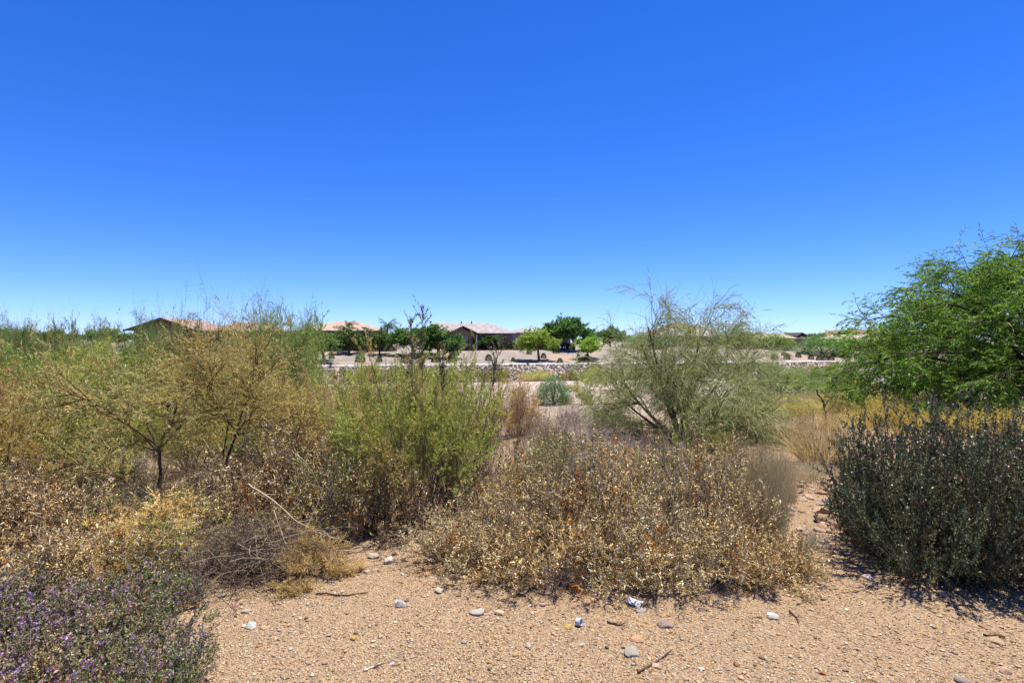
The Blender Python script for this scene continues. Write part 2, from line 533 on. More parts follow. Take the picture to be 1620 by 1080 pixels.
def sp_feathery(seed, H0=1.2, N=26, spread=.9, hexes='#b4a060 #a2964e #8a904a #c4ae6c #ac8c54 #d0c090', w=None, bare=.12):
    """yellowing feathery shrub on thin dark stems"""
    G, S = Geo(), Geo()
    st, di, th = radial(N, .10, .05, spread, .8)
    P = grow(st, di, H0 * rng.uniform(.65, 1.05, N) * (1 - .18 * th), 8, .10, (0, 0, .03))
    tubes(S, P, .007, .002, 4, pal('#5a4836 #7a6650 #a09078 #8a765c', N, .2))
    p, d, par, t = kids(P, 9, .22, 1.0, .6, .2)
    Q = grow(p, d, H0 * rng.uniform(.14, .32, len(p)) * (1.2 - .6 * t), 5, .12, (0, 0, .02))
    ribbons(S, Q, .0035, .0015, pal('#8f7850 #a89068 #6d5840 #bcaa88', len(Q), .2))
    p, d, par2, t = kids(Q, 7, .15, 1.0, .6, .25)
    R_ = grow(p, d, rng.uniform(.05, .15, len(p)), 4, .14, (0, 0, .03))
    ribbons(S, R_, .0022, .001, pal(hexes, len(R_), .25))
    feathers(G, R_, 14, .030, .0050, hexes, w)
    return {'stem': S.mesh('feathery_stem', M_BARK), 'foliage': G.mesh('feathery_foliage', M_FEATH)}
reg('feathery', [sp_feathery(i) for i in range(2)] + [sp_feathery(3, hexes='#8c9a4a #a0a658 #748444 #b4ac68'), sp_feathery(4, hexes='#b89a72 #a8845c #c8b08a #98784c')], 1.2, 1.25)
reg('feathery_orange', [sp_feathery(9, .55, 22, 1.25, '#ccb480 #c0a468 #dcc894 #b4945c #d2bc84')], .55, .9)

def sp_broom(seed, H0=1.5, N=34, hexes='#9eb048 #b4c256 #829c42 #bec266 #c4b470', w=None, dead=.25):
    """upright broom shrub, green plumes over dead grey lower stems"""
    G, S = Geo(), Geo()
    st, di, th = radial(N, .16, .02, .72, .8)
    P = grow(st, di, H0 * rng.uniform(.5, 1.08, N), 8, .10, (0, 0, .02))
    tubes(S, P, .008, .002, 4, pal('#75664f #8f8060 #5c4c3c #a39478', N, .2))
    p, d, par, t = kids(P, 17, .28, 1.0, .55, .22)
    Q = grow(p, d, H0 * rng.uniform(.08, .27, len(p)), 5, .13, (0, 0, .05))
    ribbons(S, Q, .0034, .0015, pal('#8a7c58 #6f6a3c #a08a5c', len(Q), .2))
    p2, d2, par2, t2 = kids(Q, 6, .2, 1.0, .5, .2)
    R_ = grow(p2, d2, rng.uniform(.04, .12, len(p2)), 3, .08, (0, 0, .06))
    isdead = (t[par2] < dead + .12) | (rng.uniform(0, 1, len(par2)) < .06)
    ribbons(S, R_, .0022, .001, np.where(isdead[:, None], pal('#8f8272 #a39684 #74685a', len(R_), .2), pal('#86903c #7a8a38', len(R_), .2)))
    cls = rng.choice(3, N, p=[.68, .2, .12])[par[par2]]
    feathers(G, R_[~isdead & (cls == 0)], 15, .032, .0058, hexes, w, .55)
    feathers(G, R_[~isdead & (cls == 1)], 14, .030, .0052, '#c4b468 #b8a45c #a8a050 #ccbc7c #a88c50', None, .55)
    feathers(G, R_[~isdead & (cls == 2)], 4, .022, .004, '#8f7c54 #a8946c #7a6a4a', None, .6)
    Rd = R_[isdead]
    feathers(G, Rd[::2], 4, .018, .002, '#b39c70 #9a8258 #c4ae84')
    # seed plumes
    return {'stem': S.mesh('broom_stem', M_BARK), 'foliage': G.mesh('broom_foliage', M_LEAF)}
reg('broom', [sp_broom(i) for i in range(2)], 1.55, 1.3)
reg('broom_dark', [sp_broom(5, 1.5, 30, '#5f7a38 #4f6a30 #72883f #86945a', None, .1)], 1.55, 1.3)

def sp_twiggy(seed, H0=.6, N=60, hexes='#9a8f84 #b3a99c #7c7268 #6a6058 #c4b8a8', spread=1.3, leafy=0, lh='#c7a86a #b08c4c'):
    """dry grey twig shrub"""
    S = Geo()
    st, di, th = radial(N, .12, .05, spread, .8)
    P = grow(st, di, H0 * rng.uniform(.6, 1.1, N), 7, .14, (0, 0, .02))
    tubes(S, P, .0045, .0015, 3, pal(hexes, N, .2))
    p, d, par, t = kids(P, 9, .2, 1, .6, .25)
    Q = grow(p, d, H0 * rng.uniform(.15, .4, len(p)), 5, .18)
    ribbons(S, Q, .0034, .0014, pal(hexes, len(Q), .25))
    p, d, par, t = kids(Q, 6, .2, 1, .7, .3)
    R_ = grow(p, d, H0 * rng.uniform(.06, .2, len(p)), 4, .2)
    ribbons(S, R_, .0024, .001, pal(hexes, len(R_), .25))
    out = {'twig_mass': S.mesh('twiggy', M_BARK)}
    if leafy:
        G = Geo(); feathers(G, R_, leafy, .022, .004, lh); out['foliage'] = G.mesh('twiggy_leaf', M_DRY)
    return out
reg('twiggy', [sp_twiggy(i) for i in range(2)], .6, 1.15)
reg('twiggy_tall', [sp_twiggy(4, 1.2, 24, '#5f5046 #7a6a5c #8f8072 #4a3e36', .6, 3)], 1.25, 1.1)

def sp_grass(seed, H0=.6, N=900, R=.2, hexes='#d2be8c #bca674 #e2d2aa #a89064', spread=.9, w=.004, K=5, droop=-.06):
    G = Geo()
    st, di, th = radial(N, R, .02, spread, .9)
    P = grow(st, di, H0 * rng.uniform(.45, 1.05, N), K, .07, (0, 0, droop))
    ribbons(G, P, w, w * .3, pal(hexes, N, .25))
    p, d, par, t = kids(P[::2], 3, .4, 1, .35, .15)
    Q = grow(p, d, H0 * rng.uniform(.1, .3, len(p)), 3, .1)
    ribbons(G, Q, w * .8, w * .3, pal(hexes, len(Q), .25))
    return {'blade_tuft': G.mesh('grass', M_GRASS)}
reg('grass_tan', [sp_grass(1), sp_grass(2)], .58, .95)
reg('grass_yellow', [sp_grass(3, .7, 1300, .3, '#ccbc74 #bcae68 #dac98a #a8a468 #e2d29c', .95)], .66, 1.2)
reg('grass_grey', [sp_grass(4, .6, 1100, .3, '#a89a82 #bdb096 #8f8068 #9c9870', .45, .003)], .6, .8)

def sp_goldbush(seed):
    """soft rounded yellow shrub"""
    G = Geo(); S = Geo()
    st, di, th = radial(70, .15, .02, 1.3, .7)
    P = grow(st, di, .62 * rng.uniform(.7, 1.05, 70), 6, .1, (0, 0, .03))
    ribbons(S, P, .006, .002, pal('#7d6238 #95773f', 70, .2))
    p, d, par, t = kids(P, 12, .3, 1, .5, .2)
    Q = grow(p, d, rng.uniform(.1, .22, len(p)), 4, .1, (0, 0, .05))
    feathers(G, Q, 16, .05, .005, '#d0c070 #bcb060 #dccf86 #a8a860 #ccac68', None, .35)
    return {'stem': S.mesh('gold_stem', M_BARK), 'foliage': G.mesh('gold_foliage', M_GRASS)}
reg('goldbush', [sp_goldbush(1)], .75, 1.3)

def sp_dark(seed):
    """dense dark grey-green shrub with leafy upright spikes"""
    G, S = Geo(), Geo()
    N = 130
    st, di, th = radial(N, .25, .02, 1.5, .5)
    ln = (1.14 - .28 * (th / 1.5) ** 1.5) * rng.uniform(.82, 1.03, N)
    P = grow(st, di, ln, 8, .06, (0, 0, .05))
    tubes(S, P, .006, .002, 3, pal('#6f6358 #544a42 #8a7c70', N, .2))
    p, d, par, t = kids(P, 15, .15, .98, .85, .3)
    Q = grow(p, d, rng.uniform(.08, .22, len(p)), 5, .12, (0, 0, .08))
    ribbons(S, Q, .003, .0015, pal('#7a6a60 #5f534b', len(Q), .2))
    QQ = Q
    lp, ld, lpar, t = kids(QQ, 36, .02, 1.0, 1.0, .3)
    M = len(lp)
    c = pal('#5f6a4c #4c573f #7d8466 #3c4430 #a8a890', M, .35, [3, 3, 2.5, 2.5, 1.6], lpar, .35)  # the palest leaf colour paints glints among the dark leaves
    pu = (par[lpar] % 5 < 2) & (rng.uniform(0, 1, M) < .35)
    c[pu] = pal('#6a4f4a #584038 #805f56 #7a5a42', pu.sum(), .25)
    leaf(G, lp, ld, rng.uniform(.014, .027, M), rng.uniform(.008, .014, M), c, .15)
    lp, ld, lpar, t = kids(P, 60, .7, 1.0, 1.0, .3)
    M = len(lp)
    leaf(G, lp, ld, rng.uniform(.010, .020, M), rng.uniform(.006, .010, M), pal('#4f5640 #5c4c40 #42403a #6a6c54', M, .25), .15)
    return {'stem': S.mesh('dark_stem', M_BARK), 'foliage': G.mesh('dark_foliage', M_GLOSS)}
reg('darkshrub', [sp_dark(1)], 1.2, 1.75)

def sp_sage(seed):
    """low sage with small grey-green leaves and purple flower whorls"""
    G, S, Fl = Geo(), Geo(), Geo()
    N = 75
    st, di, th = radial(N, .2, .02, 1.2, .7)
    P = grow(st, di, .52 * rng.uniform(.65, 1.1, N), 7, .09, (0, 0, .07))
    tubes(S, P, .004, .0015, 3, pal('#9a8c80 #7a6c62 #b5a89a', N, .2))
    p, d, par, t = kids(P, 7, .2, .95, .6, .2)
    Q = grow(p, d, rng.uniform(.06, .17, len(p)), 4, .1, (0, 0, .15))
    ribbons(S, Q, .0028, .0015, pal('#8f8276 #a89a8c #6f6258', len(Q), .2))
    lp, ld, lpar, t = kids(Q, 17, .0, 1.0, .9, .3)
    M = len(lp)
    leaf(G, lp, ld, rng.uniform(.015, .03, M), rng.uniform(.008, .015, M), pal('#737c54 #58643e #949870 #b0aa90 #9c8862 #866a50 #b8a080', M, .35, [3, 3, 2, 1.5, 2, 1.5, 1.5], lpar, .3), .2)
    sel = Q[rng.uniform(0, 1, len(Q)) < .3]
    fp, fd, fpar, t = kids(sel, 16, .6, 1.05, 1.1, .3)
    M = len(fp)
    leaf(Fl, fp, fd, rng.uniform(.011, .021, M), rng.uniform(.007, .012, M), pal('#b294ba #987aa8 #ccb4d0 #8a6a8c #a88098', M, .25), .2)
    return {'stem': S.mesh('sage_stem', M_BARK), 'foliage': G.mesh('sage_foliage', M_LEAF), 'blossom': Fl.mesh('sage_blossom', M_LEAF)}
reg('sage', [sp_sage(1), sp_sage(2)], .55, .95)

def sp_paloverde(seed):
    """multi-stemmed palo verde with drooping leafless twigs"""
    G, S = Geo(), Geo()
    N = 17
    a = np.linspace(0, 4 * math.pi, N, endpoint=False) + rng.normal(0, .2, N)
    th = np.concatenate([rng.uniform(.36, .6, 6), rng.uniform(.7, 1.3, N - 6)])
    a[:6] = np.array([0, math.pi] * 3) + rng.normal(0, .25, 6)
    di = np.stack([np.sin(th) * np.cos(a), np.sin(th) * np.sin(a), np.cos(th)], 1)
    P = grow(np.zeros((N, 3)) + rng.normal(0, .06, (N, 3)) * [1, 1, 0], di, np.where(th < .65, 2.5, 1.9) * rng.uniform(.8, 1.1, N), 9, .09, (0, 0, .02))
    tubes(S, P, .05, .016, 6, pal('#5c5a38 #4d4636 #6b6648', N, .1))
    p, d, par, t = kids(P, 7, .25, 1.0, .55, .2)
    B = grow(p, d, rng.uniform(.7, 1.5, len(p)), 8, .12, (0, 0, .03))
    tubes(S, B, .014, .005, 4, pal('#707a45 #5f673c #82875a', len(B), .12))
    p, d, par, t = kids(B, 9, .2, 1.0, .6, .25)
    C_ = grow(p, d, rng.uniform(.4, .9, len(p)), 7, .13, (0, 0, -.09))
    tubes(S, C_, .0055, .003, 3, pal('#8a9460 #767f4c #9aa070', len(C_), .15))
    C_ = C_[rng.uniform(0, 1, len(C_)) < .66]
    p, d, par, t = kids(C_, 8, .1, 1.0, .5, .2)
    D = grow(p, d, rng.uniform(.22, .6, len(p)), 5, .12, (0, 0, -.16))
    hx = '#9aa262 #87944f #b2b67c #767f40 #bdb988'
    ribbons(G, D, .010, .006, pal(hx, len(D), .2))
    p, d, par, t = kids(D, 5, .1, 1.0, .55, .2)
    E = grow(p, d, rng.uniform(.08, .22, len(p)), 3, .12, (0, 0, -.12))
    ribbons(G, E, .009, .005, pal(hx, len(E), .25))
    # bare crown twigs
    top = C_[C_[:, -1, 2] > 2.2]
    p, d, par, t = kids(top, 4, .4, 1.0, .5, .2)
    T_ = grow(p, d, rng.uniform(.3, .7, len(p)), 6, .13, (0, 0, .02))
    ribbons(S, T_, .006, .003, pal('#8f8670 #7a7058 #a39a80', len(T_), .2))
    return {'trunk': S.mesh('paloverde_wood', M_BARK), 'crown': G.mesh('paloverde_crown', M_LEAF)}
reg('paloverde', [sp_paloverde(1)], 3.1, 4.6)

def sp_mesquite(seed):
    """wide dome of dark feathery weeping foliage that reaches the ground"""
    G, S = Geo(), Geo()
    T0 = grow(np.array([[0, 0, -.2]]), np.array([[0, 0, 1.]]), 1.1, 4, .05); tubes(S, T0, .26, .2, 9, lin('#43362b'))
    N = 70
    k = np.arange(N) + .5
    zz = 1 - k / N * 1.02; ph = k * 2.39996
    rr = np.sqrt(np.maximum(0, 1 - zz ** 2))
    tip = np.stack([rr * np.cos(ph) * 4.7, rr * np.sin(ph) * 4.7, .15 + zz * 4.2], 1) * rng.uniform(.92, 1.0, (N, 1))
    u = np.linspace(0, 1, 9)[None, :, None]
    c0 = np.array([0, 0, .8]); c1 = tip * [.45, .45, .75] + [0, 0, 1.0]
    P = (1 - u) ** 2 * c0 + 2 * u * (1 - u) * c1[:, None] + u ** 2 * tip[:, None]
    P[:, 1:] += rng.normal(0, .06, P[:, 1:].shape)
    tubes(S, P, .06, .012, 5, pal('#4a3c30 #3c3028 #5a4a3c', N, .1))
    p, d, par, t = kids(P, 21, .42, 1.0, .75, .25)
    B = grow(p, d, rng.uniform(.4, .95, len(p)), 6, .13, (0, 0, -.05))
    tubes(S, B, .012, .004, 3, pal('#54463a #6b5c4d #857666', len(B), .12))
    p, d, par, t = kids(B, 9, .1, 1.0, .7, .25)
    D = grow(p, d, rng.uniform(.25, .6, len(p)), 4, .12, (0, 0, -.26))
    D = D[D[:, -1, 2] > -.15]
    ribbons(G, D, .008, .005, pal('#5a6a30 #6a6a3c', len(D), .2))
    lp, ld, lpar, t = kids(D, 18, .05, 1.0, .7, .25)
    M = len(lp)
    leaf(G, lp, ld * [1, 1, .6] + [0, 0, -.2], rng.uniform(.06, .14, M), rng.uniform(.012, .024, M),
         pal('#5e8028 #4c6e20 #74942e #3e5e1c #8aa642', M, .25, None, lpar, .3), .08)
    return {'trunk': S.mesh('mesquite_wood', M_BARK), 'crown': G.mesh('mesquite_crown', M_LEAF)}
reg('mesquite', [sp_mesquite(1)], 5.2, 10.5)

def sp_gardentree(seed, hexes, H0=4.0, R=2.2, trunk=1.3, n=11):
    G, S = Geo(), Geo()
    N = 10
    T0 = grow(np.zeros((1, 3)), np.array([[.1, 0, 1.]]), trunk, 5, .06); tubes(S, T0, .13, .09, 7, lin('#4a3a2e'))
    top = T0[0, -1]
    st, di, th = radial(N, .05, .05, 1.25, .8)
    P = grow(st + top, di, rng.uniform(.75, 1.1, N) * R * .8, 7, .12, (0, 0, .0))
    tubes(S, P, .07, .02, 5, pal('#4a3a2e #5a4838', N, .1))
    p, d, par, t = kids(P, 9, .25, 1.0, .7, .3)
    B = grow(p, d, rng.uniform(.35, .7, len(p)) * R * .55, 5, .15)
    ribbons(S, B, .03, .015, pal('#54443a', len(B), .15))
    p, d, par, t = kids(B, 9, .1, 1.0, .8, .3)
    C_ = grow(p, d, rng.uniform(.25, .6, len(p)), 4, .15, (0, 0, -.03))
    lp, ld, lpar, t = kids(C_, n, .1, 1.0, .8, .3)
    M = len(lp)
    leaf(G, lp, ld, rng.uniform(.12, .26, M), rng.uniform(.05, .10, M), pal(hexes, M, .25, None, lpar, .3), .1)
    return {'trunk': S.mesh('garden_trunk', M_BARK), 'crown': G.mesh('garden_crown', M_LEAF)}
reg('tree_mid', [sp_gardentree(1, '#5c7436 #4e6830 #6c843e #445c2e')], 3.8, 5.0)
reg('tree_lime', [sp_gardentree(2, '#7f9838 #90a440 #6e8a34 #9cac4a')], 3.8, 5.0)
reg('tree_dark', [sp_gardentree(3, '#46662c #3a5826 #567636 #64863c', 4, 2.2, .8, 16)], 3.4, 5.0)

def sp_clipped(seed, hexes='#3d4a28 #2f3c22 #4f5a32 #5c5a38'):
    G, S = Geo(), Geo()
    M = 1500
    v = unit(rng.normal(size=(M, 3))); v[:, 2] = np.abs(v[:, 2])
    b = v * rng.uniform(.7, 1.0, (M, 1)) * [.5, .5, .95] 
    leaf(G, b, v + rng.normal(0, .5, (M, 3)), rng.uniform(.06, .14, M), rng.uniform(.03, .06, M), pal(hexes, M, .3), .1)
    P = grow(np.zeros((7, 3)), np.array([[np.cos(k) * .4, np.sin(k) * .4, 1] for k in range(7)]), .6, 4, .1)
    tubes(S, P, .02, .008, 4, lin('#4a3a2e'))
    return {'stem': S.mesh('clipped_stem', M_BARK), 'foliage': G.mesh('clipped_foliage', M_LEAF)}
reg('clipped', [sp_clipped(1)], 1.0, 1.0)
def sp_dense(hexes):
    G, S = Geo(), Geo(); M = 9000
    v = unit(rng.normal(size=(M, 3))); v[:, 2] = np.abs(v[:, 2])
    lump = 1 + .22 * nz(v[:, 0] * 3, v[:, 1] * 3 + v[:, 2] * 2, 2.2, 77)
    b = v * (rng.uniform(.55, 1.0, M) * lump)[:, None] * [.5, .5, .95]
    leaf(G, b, v + rng.normal(0, .6, (M, 3)), rng.uniform(.025, .06, M), rng.uniform(.008, .018, M), pal(hexes, M, .35), .1)
    P = grow(np.zeros((12, 3)), np.stack([rng.normal(0, .5, 12), rng.normal(0, .5, 12), np.ones(12)], 1), .7, 5, .1)
    tubes(S, P, .012, .004, 4, lin('#5a4a3a'))
    return {'stem': S.mesh('dense_stem', M_BARK), 'foliage': G.mesh('dense_foliage', M_LEAF)}
reg('densebush', [sp_dense('#5a7a48 #4a6a3c #6c8a54 #7a8a58')])
reg('roundgreen', [sp_clipped(2, '#4f7a30 #3f6828 #5f8a3a #5a7a40')], 1.0, 1.0)

def place(sp, x, y, z, hgt, wid, name, label, cat, group=None, var=None, rz=None, tint=(1, 1, 1), sink=.02):
    vs_, h0, w0 = SPECIES[sp]
    vi = int(rng.integers(len(vs_))) if var is None else var
    v = vs_[vi]; h0 = h0[vi]; w0 = w0[vi]
    o = empty(name, (x, y, z - sink), rng.uniform(0, 6.28) if rz is None else rz, (wid / w0, wid / w0, hgt / h0))
    tag(o, label, cat, group)
    for pn, me in v.items():
        c = obj(pn, me, o); c.color = (*tint, 1)
    return o

def plant(sp, px, py, hpx, wpx, name, label, cat, group=None, **kw):
    x, y, z = at(px, py)
    return place(sp, x, y, z, hpx / F * y, wpx / F * y, name, label, cat, group, **kw)

def plant_d(sp, px, d, top_py, wpx, name, label, cat, group=None, **kw):
    """plant whose base is hidden: chosen distance, crown top row known"""
    x = (px - 810) / F * d; z = float(H(x, d))
    top = CAMZ - (top_py - 540) / F * d
    return place(sp, x, d, z, top - z, wpx / F * d, name, label, cat, group, **kw)

# ------------------------------------------------------------------ houses
M_STUCCO = {k: mat_simple("stucco_" + k, h, .9, .06, 1.5, .15, 20) for k, h in
            (("tan", '#b39a80'), ("taupe", '#8f7c6c'), ("mauve", '#857a86'), ("brown", '#5c4c42'), ("sand", '#b59e88'))}
def mat_tiles(name, hexes, scale=3.2):
    m, t, out = mat_new(name); N, L = t.nodes, t.links
    tc = N.new("ShaderNodeTexCoord")
    br = N.new("ShaderNodeTexBrick"); br.inputs['Scale'].default_value = scale
    br.inputs['Mortar Size'].default_value = .012
    a, b = [(*lin(h), 1) for h in hexes.split()]
    br.inputs['Color1'].default_value = a; br.inputs['Color2'].default_value = b
    br.inputs['Mortar'].default_value = tuple(.5 * q for q in a[:3]) + (1,)
    br.inputs['Brick Width'].default_value = 1.0; br.inputs['Row Height'].default_value = 1.1
    L.new(tc.outputs['Object'], br.inputs['Vector'])
    no = N.new("ShaderNodeTexNoise"); no.inputs['Scale'].default_value = 1.4; no.inputs['Detail'].default_value = 8
    L.new(tc.outputs['Object'], no.inputs['Vector'])
    mr = N.new("ShaderNodeMapRange"); mr.inputs[1].default_value = .3; mr.inputs[2].default_value = .7; mr.inputs[3].default_value = .75; mr.inputs[4].default_value = 1.2
    L.new(no.outputs[0], mr.inputs[0])
    hv = N.new("ShaderNodeHueSaturation"); L.new(br.outputs[0], hv.inputs['Color']); L.new(mr.outputs[0], hv.inputs['Value'])
    pb = N.new("ShaderNodeBsdfPrincipled"); pb.inputs['Roughness'].default_value = .85
    bp = N.new("ShaderNodeBump"); bp.inputs['Distance'].default_value = .04; bp.inputs['Strength'].default_value = .7
    L.new(br.outputs['Fac'], bp.inputs['Height']); bp.invert = True
    L.new(bp.outputs[0], pb.inputs['Normal'])
    L.new(hv.outputs[0], pb.inputs['Base Color']); L.new(pb.outputs[0], out.inputs[0])
    return m
M_ROOF = {"tan": mat_tiles("roof_tan", '#a8917f #9a8070'), "grey": mat_tiles("roof_grey", '#9a9290 #857a78'),
          "red": mat_tiles("roof_red", '#9c8274 #8c7264'), "buff": mat_tiles("roof_buff", '#bcaa9a #ae9a8a')}
M_TRIM = mat_simple("dark_trim", '#4a3c34', .7, .05)
M_FRAME = mat_simple("window_frame", '#cfc8be', .6, .03)
M_DOOR_SHADE = mat_simple("door_wood_opening_shade", '#3a2c24', .6, .1)  # real door, and the painted shade in the patio and arch
M_IRON = mat_simple("iron", '#2c2622', .5, .05, spec=.4)
M_WHITE = mat_simple("white_paint", '#dcd6cd', .7, .05)
def mat_glass():
    m, t, out = mat_new("window_glass"); N, L = t.nodes, t.links
    pb = N.new("ShaderNodeBsdfPrincipled"); pb.inputs['Base Color'].default_value = (.02, .025, .03, 1)
    pb.inputs['Roughness'].default_value = .05; pb.inputs['Specular IOR Level'].default_value = .8
    L.new(pb.outputs[0], out.inputs[0]); return m
M_GLASS = mat_glass()

def pmesh(name, verts, faces, mat):
    me = bpy.data.meshes.new(name); me.from_pydata([tuple(v) for v in verts], [], faces); me.update(); me.materials.append(mat)
    return me
def box(name, x0, x1, y0, y1, z0, z1, mat, parent=None):
    v = [(x, y, z) for x in (x0, x1) for y in (y0, y1) for z in (z0, z1)]
    f = [(0, 1, 3, 2), (4, 6, 7, 5), (0, 4, 5, 1), (2, 3, 7, 6), (0, 2, 6, 4), (1, 5, 7, 3)]
    return obj(name, pmesh(name, v, f, mat), parent)
def hip(name, x0, x1, y0, y1, z0, z1, rx0, rx1, mat, parent, t=.12):
    ym = (y0 + y1) / 2
    v = [(x0, y0, z0), (x1, y0, z0), (x1, y1, z0), (x0, y1, z0), (rx0, ym, z1), (rx1, ym, z1),
         (x0, y0, z0 - t), (x1, y0, z0 - t), (x1, y1, z0 - t), (x0, y1, z0 - t)]
    f = [(0, 1, 5, 4), (1, 2, 5), (2, 3, 4, 5), (3, 0, 4), (0, 6, 7, 1), (1, 7, 8, 2), (2, 8, 9, 3), (3, 9, 6, 0), (6, 9, 8, 7)]
    return obj(name, pmesh(name, v, f, mat), parent)
def gable_y(name, x0, x1, y0, y1, z0, z1, mat, parent, t=.14, xr=None):
    """gable roof with its ridge running along y (gable faces the wash)"""
    xm = (x0 + x1) / 2 if xr is None else xr
    v = []
    for y in (y0, y1):
        v += [(x0, y, z0), (xm, y, z1), (x1, y, z0), (x1, y, z0 - t), (xm, y, z1 - t), (x0, y, z0 - t)]
    f = [(0, 1, 7, 6), (1, 2, 8, 7), (2, 3, 9, 8), (3, 4, 10, 9), (4, 5, 11, 10), (5, 0, 6, 11),
         (0, 5, 4, 1), (1, 4, 3, 2), (6, 7, 10, 11), (7, 8, 9, 10)]
    return obj(name, pmesh(name, v, f, mat), parent)
def gable_wall(name, x0, x1, y0, y1, z0, ze, zp, mat, parent):
    xm = (x0 + x1) / 2
    v = []
    for y in (y0, y1): v += [(x0, y, z0), (x1, y, z0), (x1, y, ze), (xm, y, zp), (x0, y, ze)]
    f = [(0, 1, 2, 3, 4), (9, 8, 7, 6, 5), (0, 5, 6, 1), (1, 6, 7, 2), (2, 7, 8, 3), (3, 8, 9, 4), (4, 9, 5, 0)]
    return obj(name, pmesh(name, v, f, mat), parent)
def window(parent, x0, x1, z0, z1, y, cols=2):
    w = box('window', x0, x1, y - .03, y + .05, z0, z1, M_GLASS, parent)
    b = .09
    for (a, c, e, g) in ((x0 - b, x1 + b, z1, z1 + b), (x0 - b, x1 + b, z0 - b, z0), (x0 - b, x0, z0, z1), (x1, x1 + b, z0, z1)):
        box('frame', a, c, y - .07, y + .04, e, g, M_FRAME, w)
    for k in range(1, cols):
        xm = x0 + (x1 - x0) * k / cols
        box('mullion', xm - .03, xm + .03, y - .06, y - .031, z0 + .002, z1 - .002, M_FRAME, w)
ROT = math.atan(SK)
def wpos(px, s):
    """point at picture column px on the line s (distance measured square to the bank)"""
    k = (px - 810) / F
    d = s / (1 - SK * k)
    return k * d, d

# grey-roofed house with gabled porch
x, y = wpos(700, 107)
hc = empty('house', (x, y, .3), ROT)
tag(hc, "house with long grey tile roof and a dark gabled porch facing the wash", "house", "houses beyond the bank")
box('wall', -3.4, 13.2, 0, 10, -.3, 2.85, M_STUCCO['taupe'], hc)
r = hip('roof', -4, 13.9, -.7, 10.7, 2.95, 5.0, -1.0, 9.6, M_ROOF['grey'], hc)
for vx in (4.0, 6.0): box('roof_vent', vx, vx + .2, 4.6, 4.8, 4.6, 5.25, M_TRIM, r)
gable_wall('porch_wall', 1.2, 5.2, -2.4, -.01, -.3, 2.8, 3.9, M_STUCCO['taupe'], hc)
gr = gable_y('porch_roof', .4, 6.4, -3.0, 3.2, 2.78, 4.2, M_ROOF['grey'], hc)
gable_y('fascia', .35, 6.45, -3.08, -3.01, 2.74, 4.18, M_TRIM, hc, .22)
window(hc, 2.6, 4.2, .7, 2.1, -2.42, 2)
box('porch_post', 5.75, 5.98, -2.7, -2.5, -.3, 2.66, M_WHITE, hc)
d_ = box('door', 5.5, 6.4, -.08, -.005, -.3, 1.9, M_DOOR_SHADE, hc); box('handle', 6.25, 6.31, -.12, -.081, .7, .9, M_FRAME, d_)
window(hc, 10.3, 11.8, 1.1, 2.2, -.02, 3)
window(hc, 7.4, 8.6, .9, 2.1, -.02, 2)
box('fascia', -3.98, 13.88, -.72, -.69, 2.73, 2.83, M_TRIM, hc)

# tan hip-roofed house
x, y = wpos(545, 106)
hb = empty('house', (x, y, .35), ROT)
tag(hb, "house with broad tan hipped tile roof behind palms", "house", "houses beyond the bank")
box('wall', -6.6, 6.6, 0, 13, -.35, 3.1, M_STUCCO['tan'], hb)
hip('roof', -7.4, 7.3, -.8, 13.8, 3.25, 5.15, -1.6, 1.9, M_ROOF['tan'], hb)
box('fascia', -7.38, 7.28, -.82, -.79, 3.0, 3.13, M_TRIM, hb)
box('patio_shade_panel', -3.2, -.4, -.06, -.005, -.3, 2.2, M_DOOR_SHADE, hb)  # flat dark panel painted as the shade inside the patio
window(hb, 3.2, 4.8, .9, 2.1, -.02, 2)
window(hb, -5.6, -4.4, .9, 2.1, -.02, 2)

# dark gabled house at the left
x, y = wpos(258, 101)
ha = empty('house', (x, y, .35), ROT - .12)
tag(ha, "dark brown house with wide shaded gable end and reddish roof behind the brush", "house", "houses beyond the bank")
gable_wall('wall', -4.3, 4.3, 0, 14, -.35, 3.2, 4.75, M_STUCCO['brown'], ha)
gable_y('roof', -5.3, 5.3, -.9, 15, 3.15, 5.05, M_ROOF['red'], ha)
gable_y('fascia', -5.35, 5.35, -1.0, -.91, 3.12, 5.03, M_TRIM, ha, .25)
window(ha, -1.0, 1.0, 1.2, 2.4, -.02, 2)
box('side_wall', 4.31, 15, 5, 14, -.35, 3.0, M_STUCCO['sand'], ha)
hip('side_roof', 4.5, 15.8, 4.2, 14.8, 3.1, 4.7, 7.5, 12, M_ROOF['red'], ha)

# far mauve house
x, y = wpos(848, 140)
hd = empty('house', (x, y, -.1), ROT)
tag(hd, "far mauve grey house with low grey roof behind the lime green tree", "house", "houses beyond the bank")
box('wall', -5.2, 9, 0, 10, -.6, 3.9, M_STUCCO['mauve'], hd)
hip('roof', -5.9, 9.8, -.7, 10.7, 4.05, 5.3, -2.2, 6.5, M_ROOF['grey'], hd)
box('band', -5.3, 1.6, -.4, -.01, 1.5, 1.9, M_WHITE, hd)
window(hd, -4.0, -3.0, 2.4, 3.4, -.02, 2)
window(hd, -1.5, -.5, 2.4, 3.4, -.02, 2)

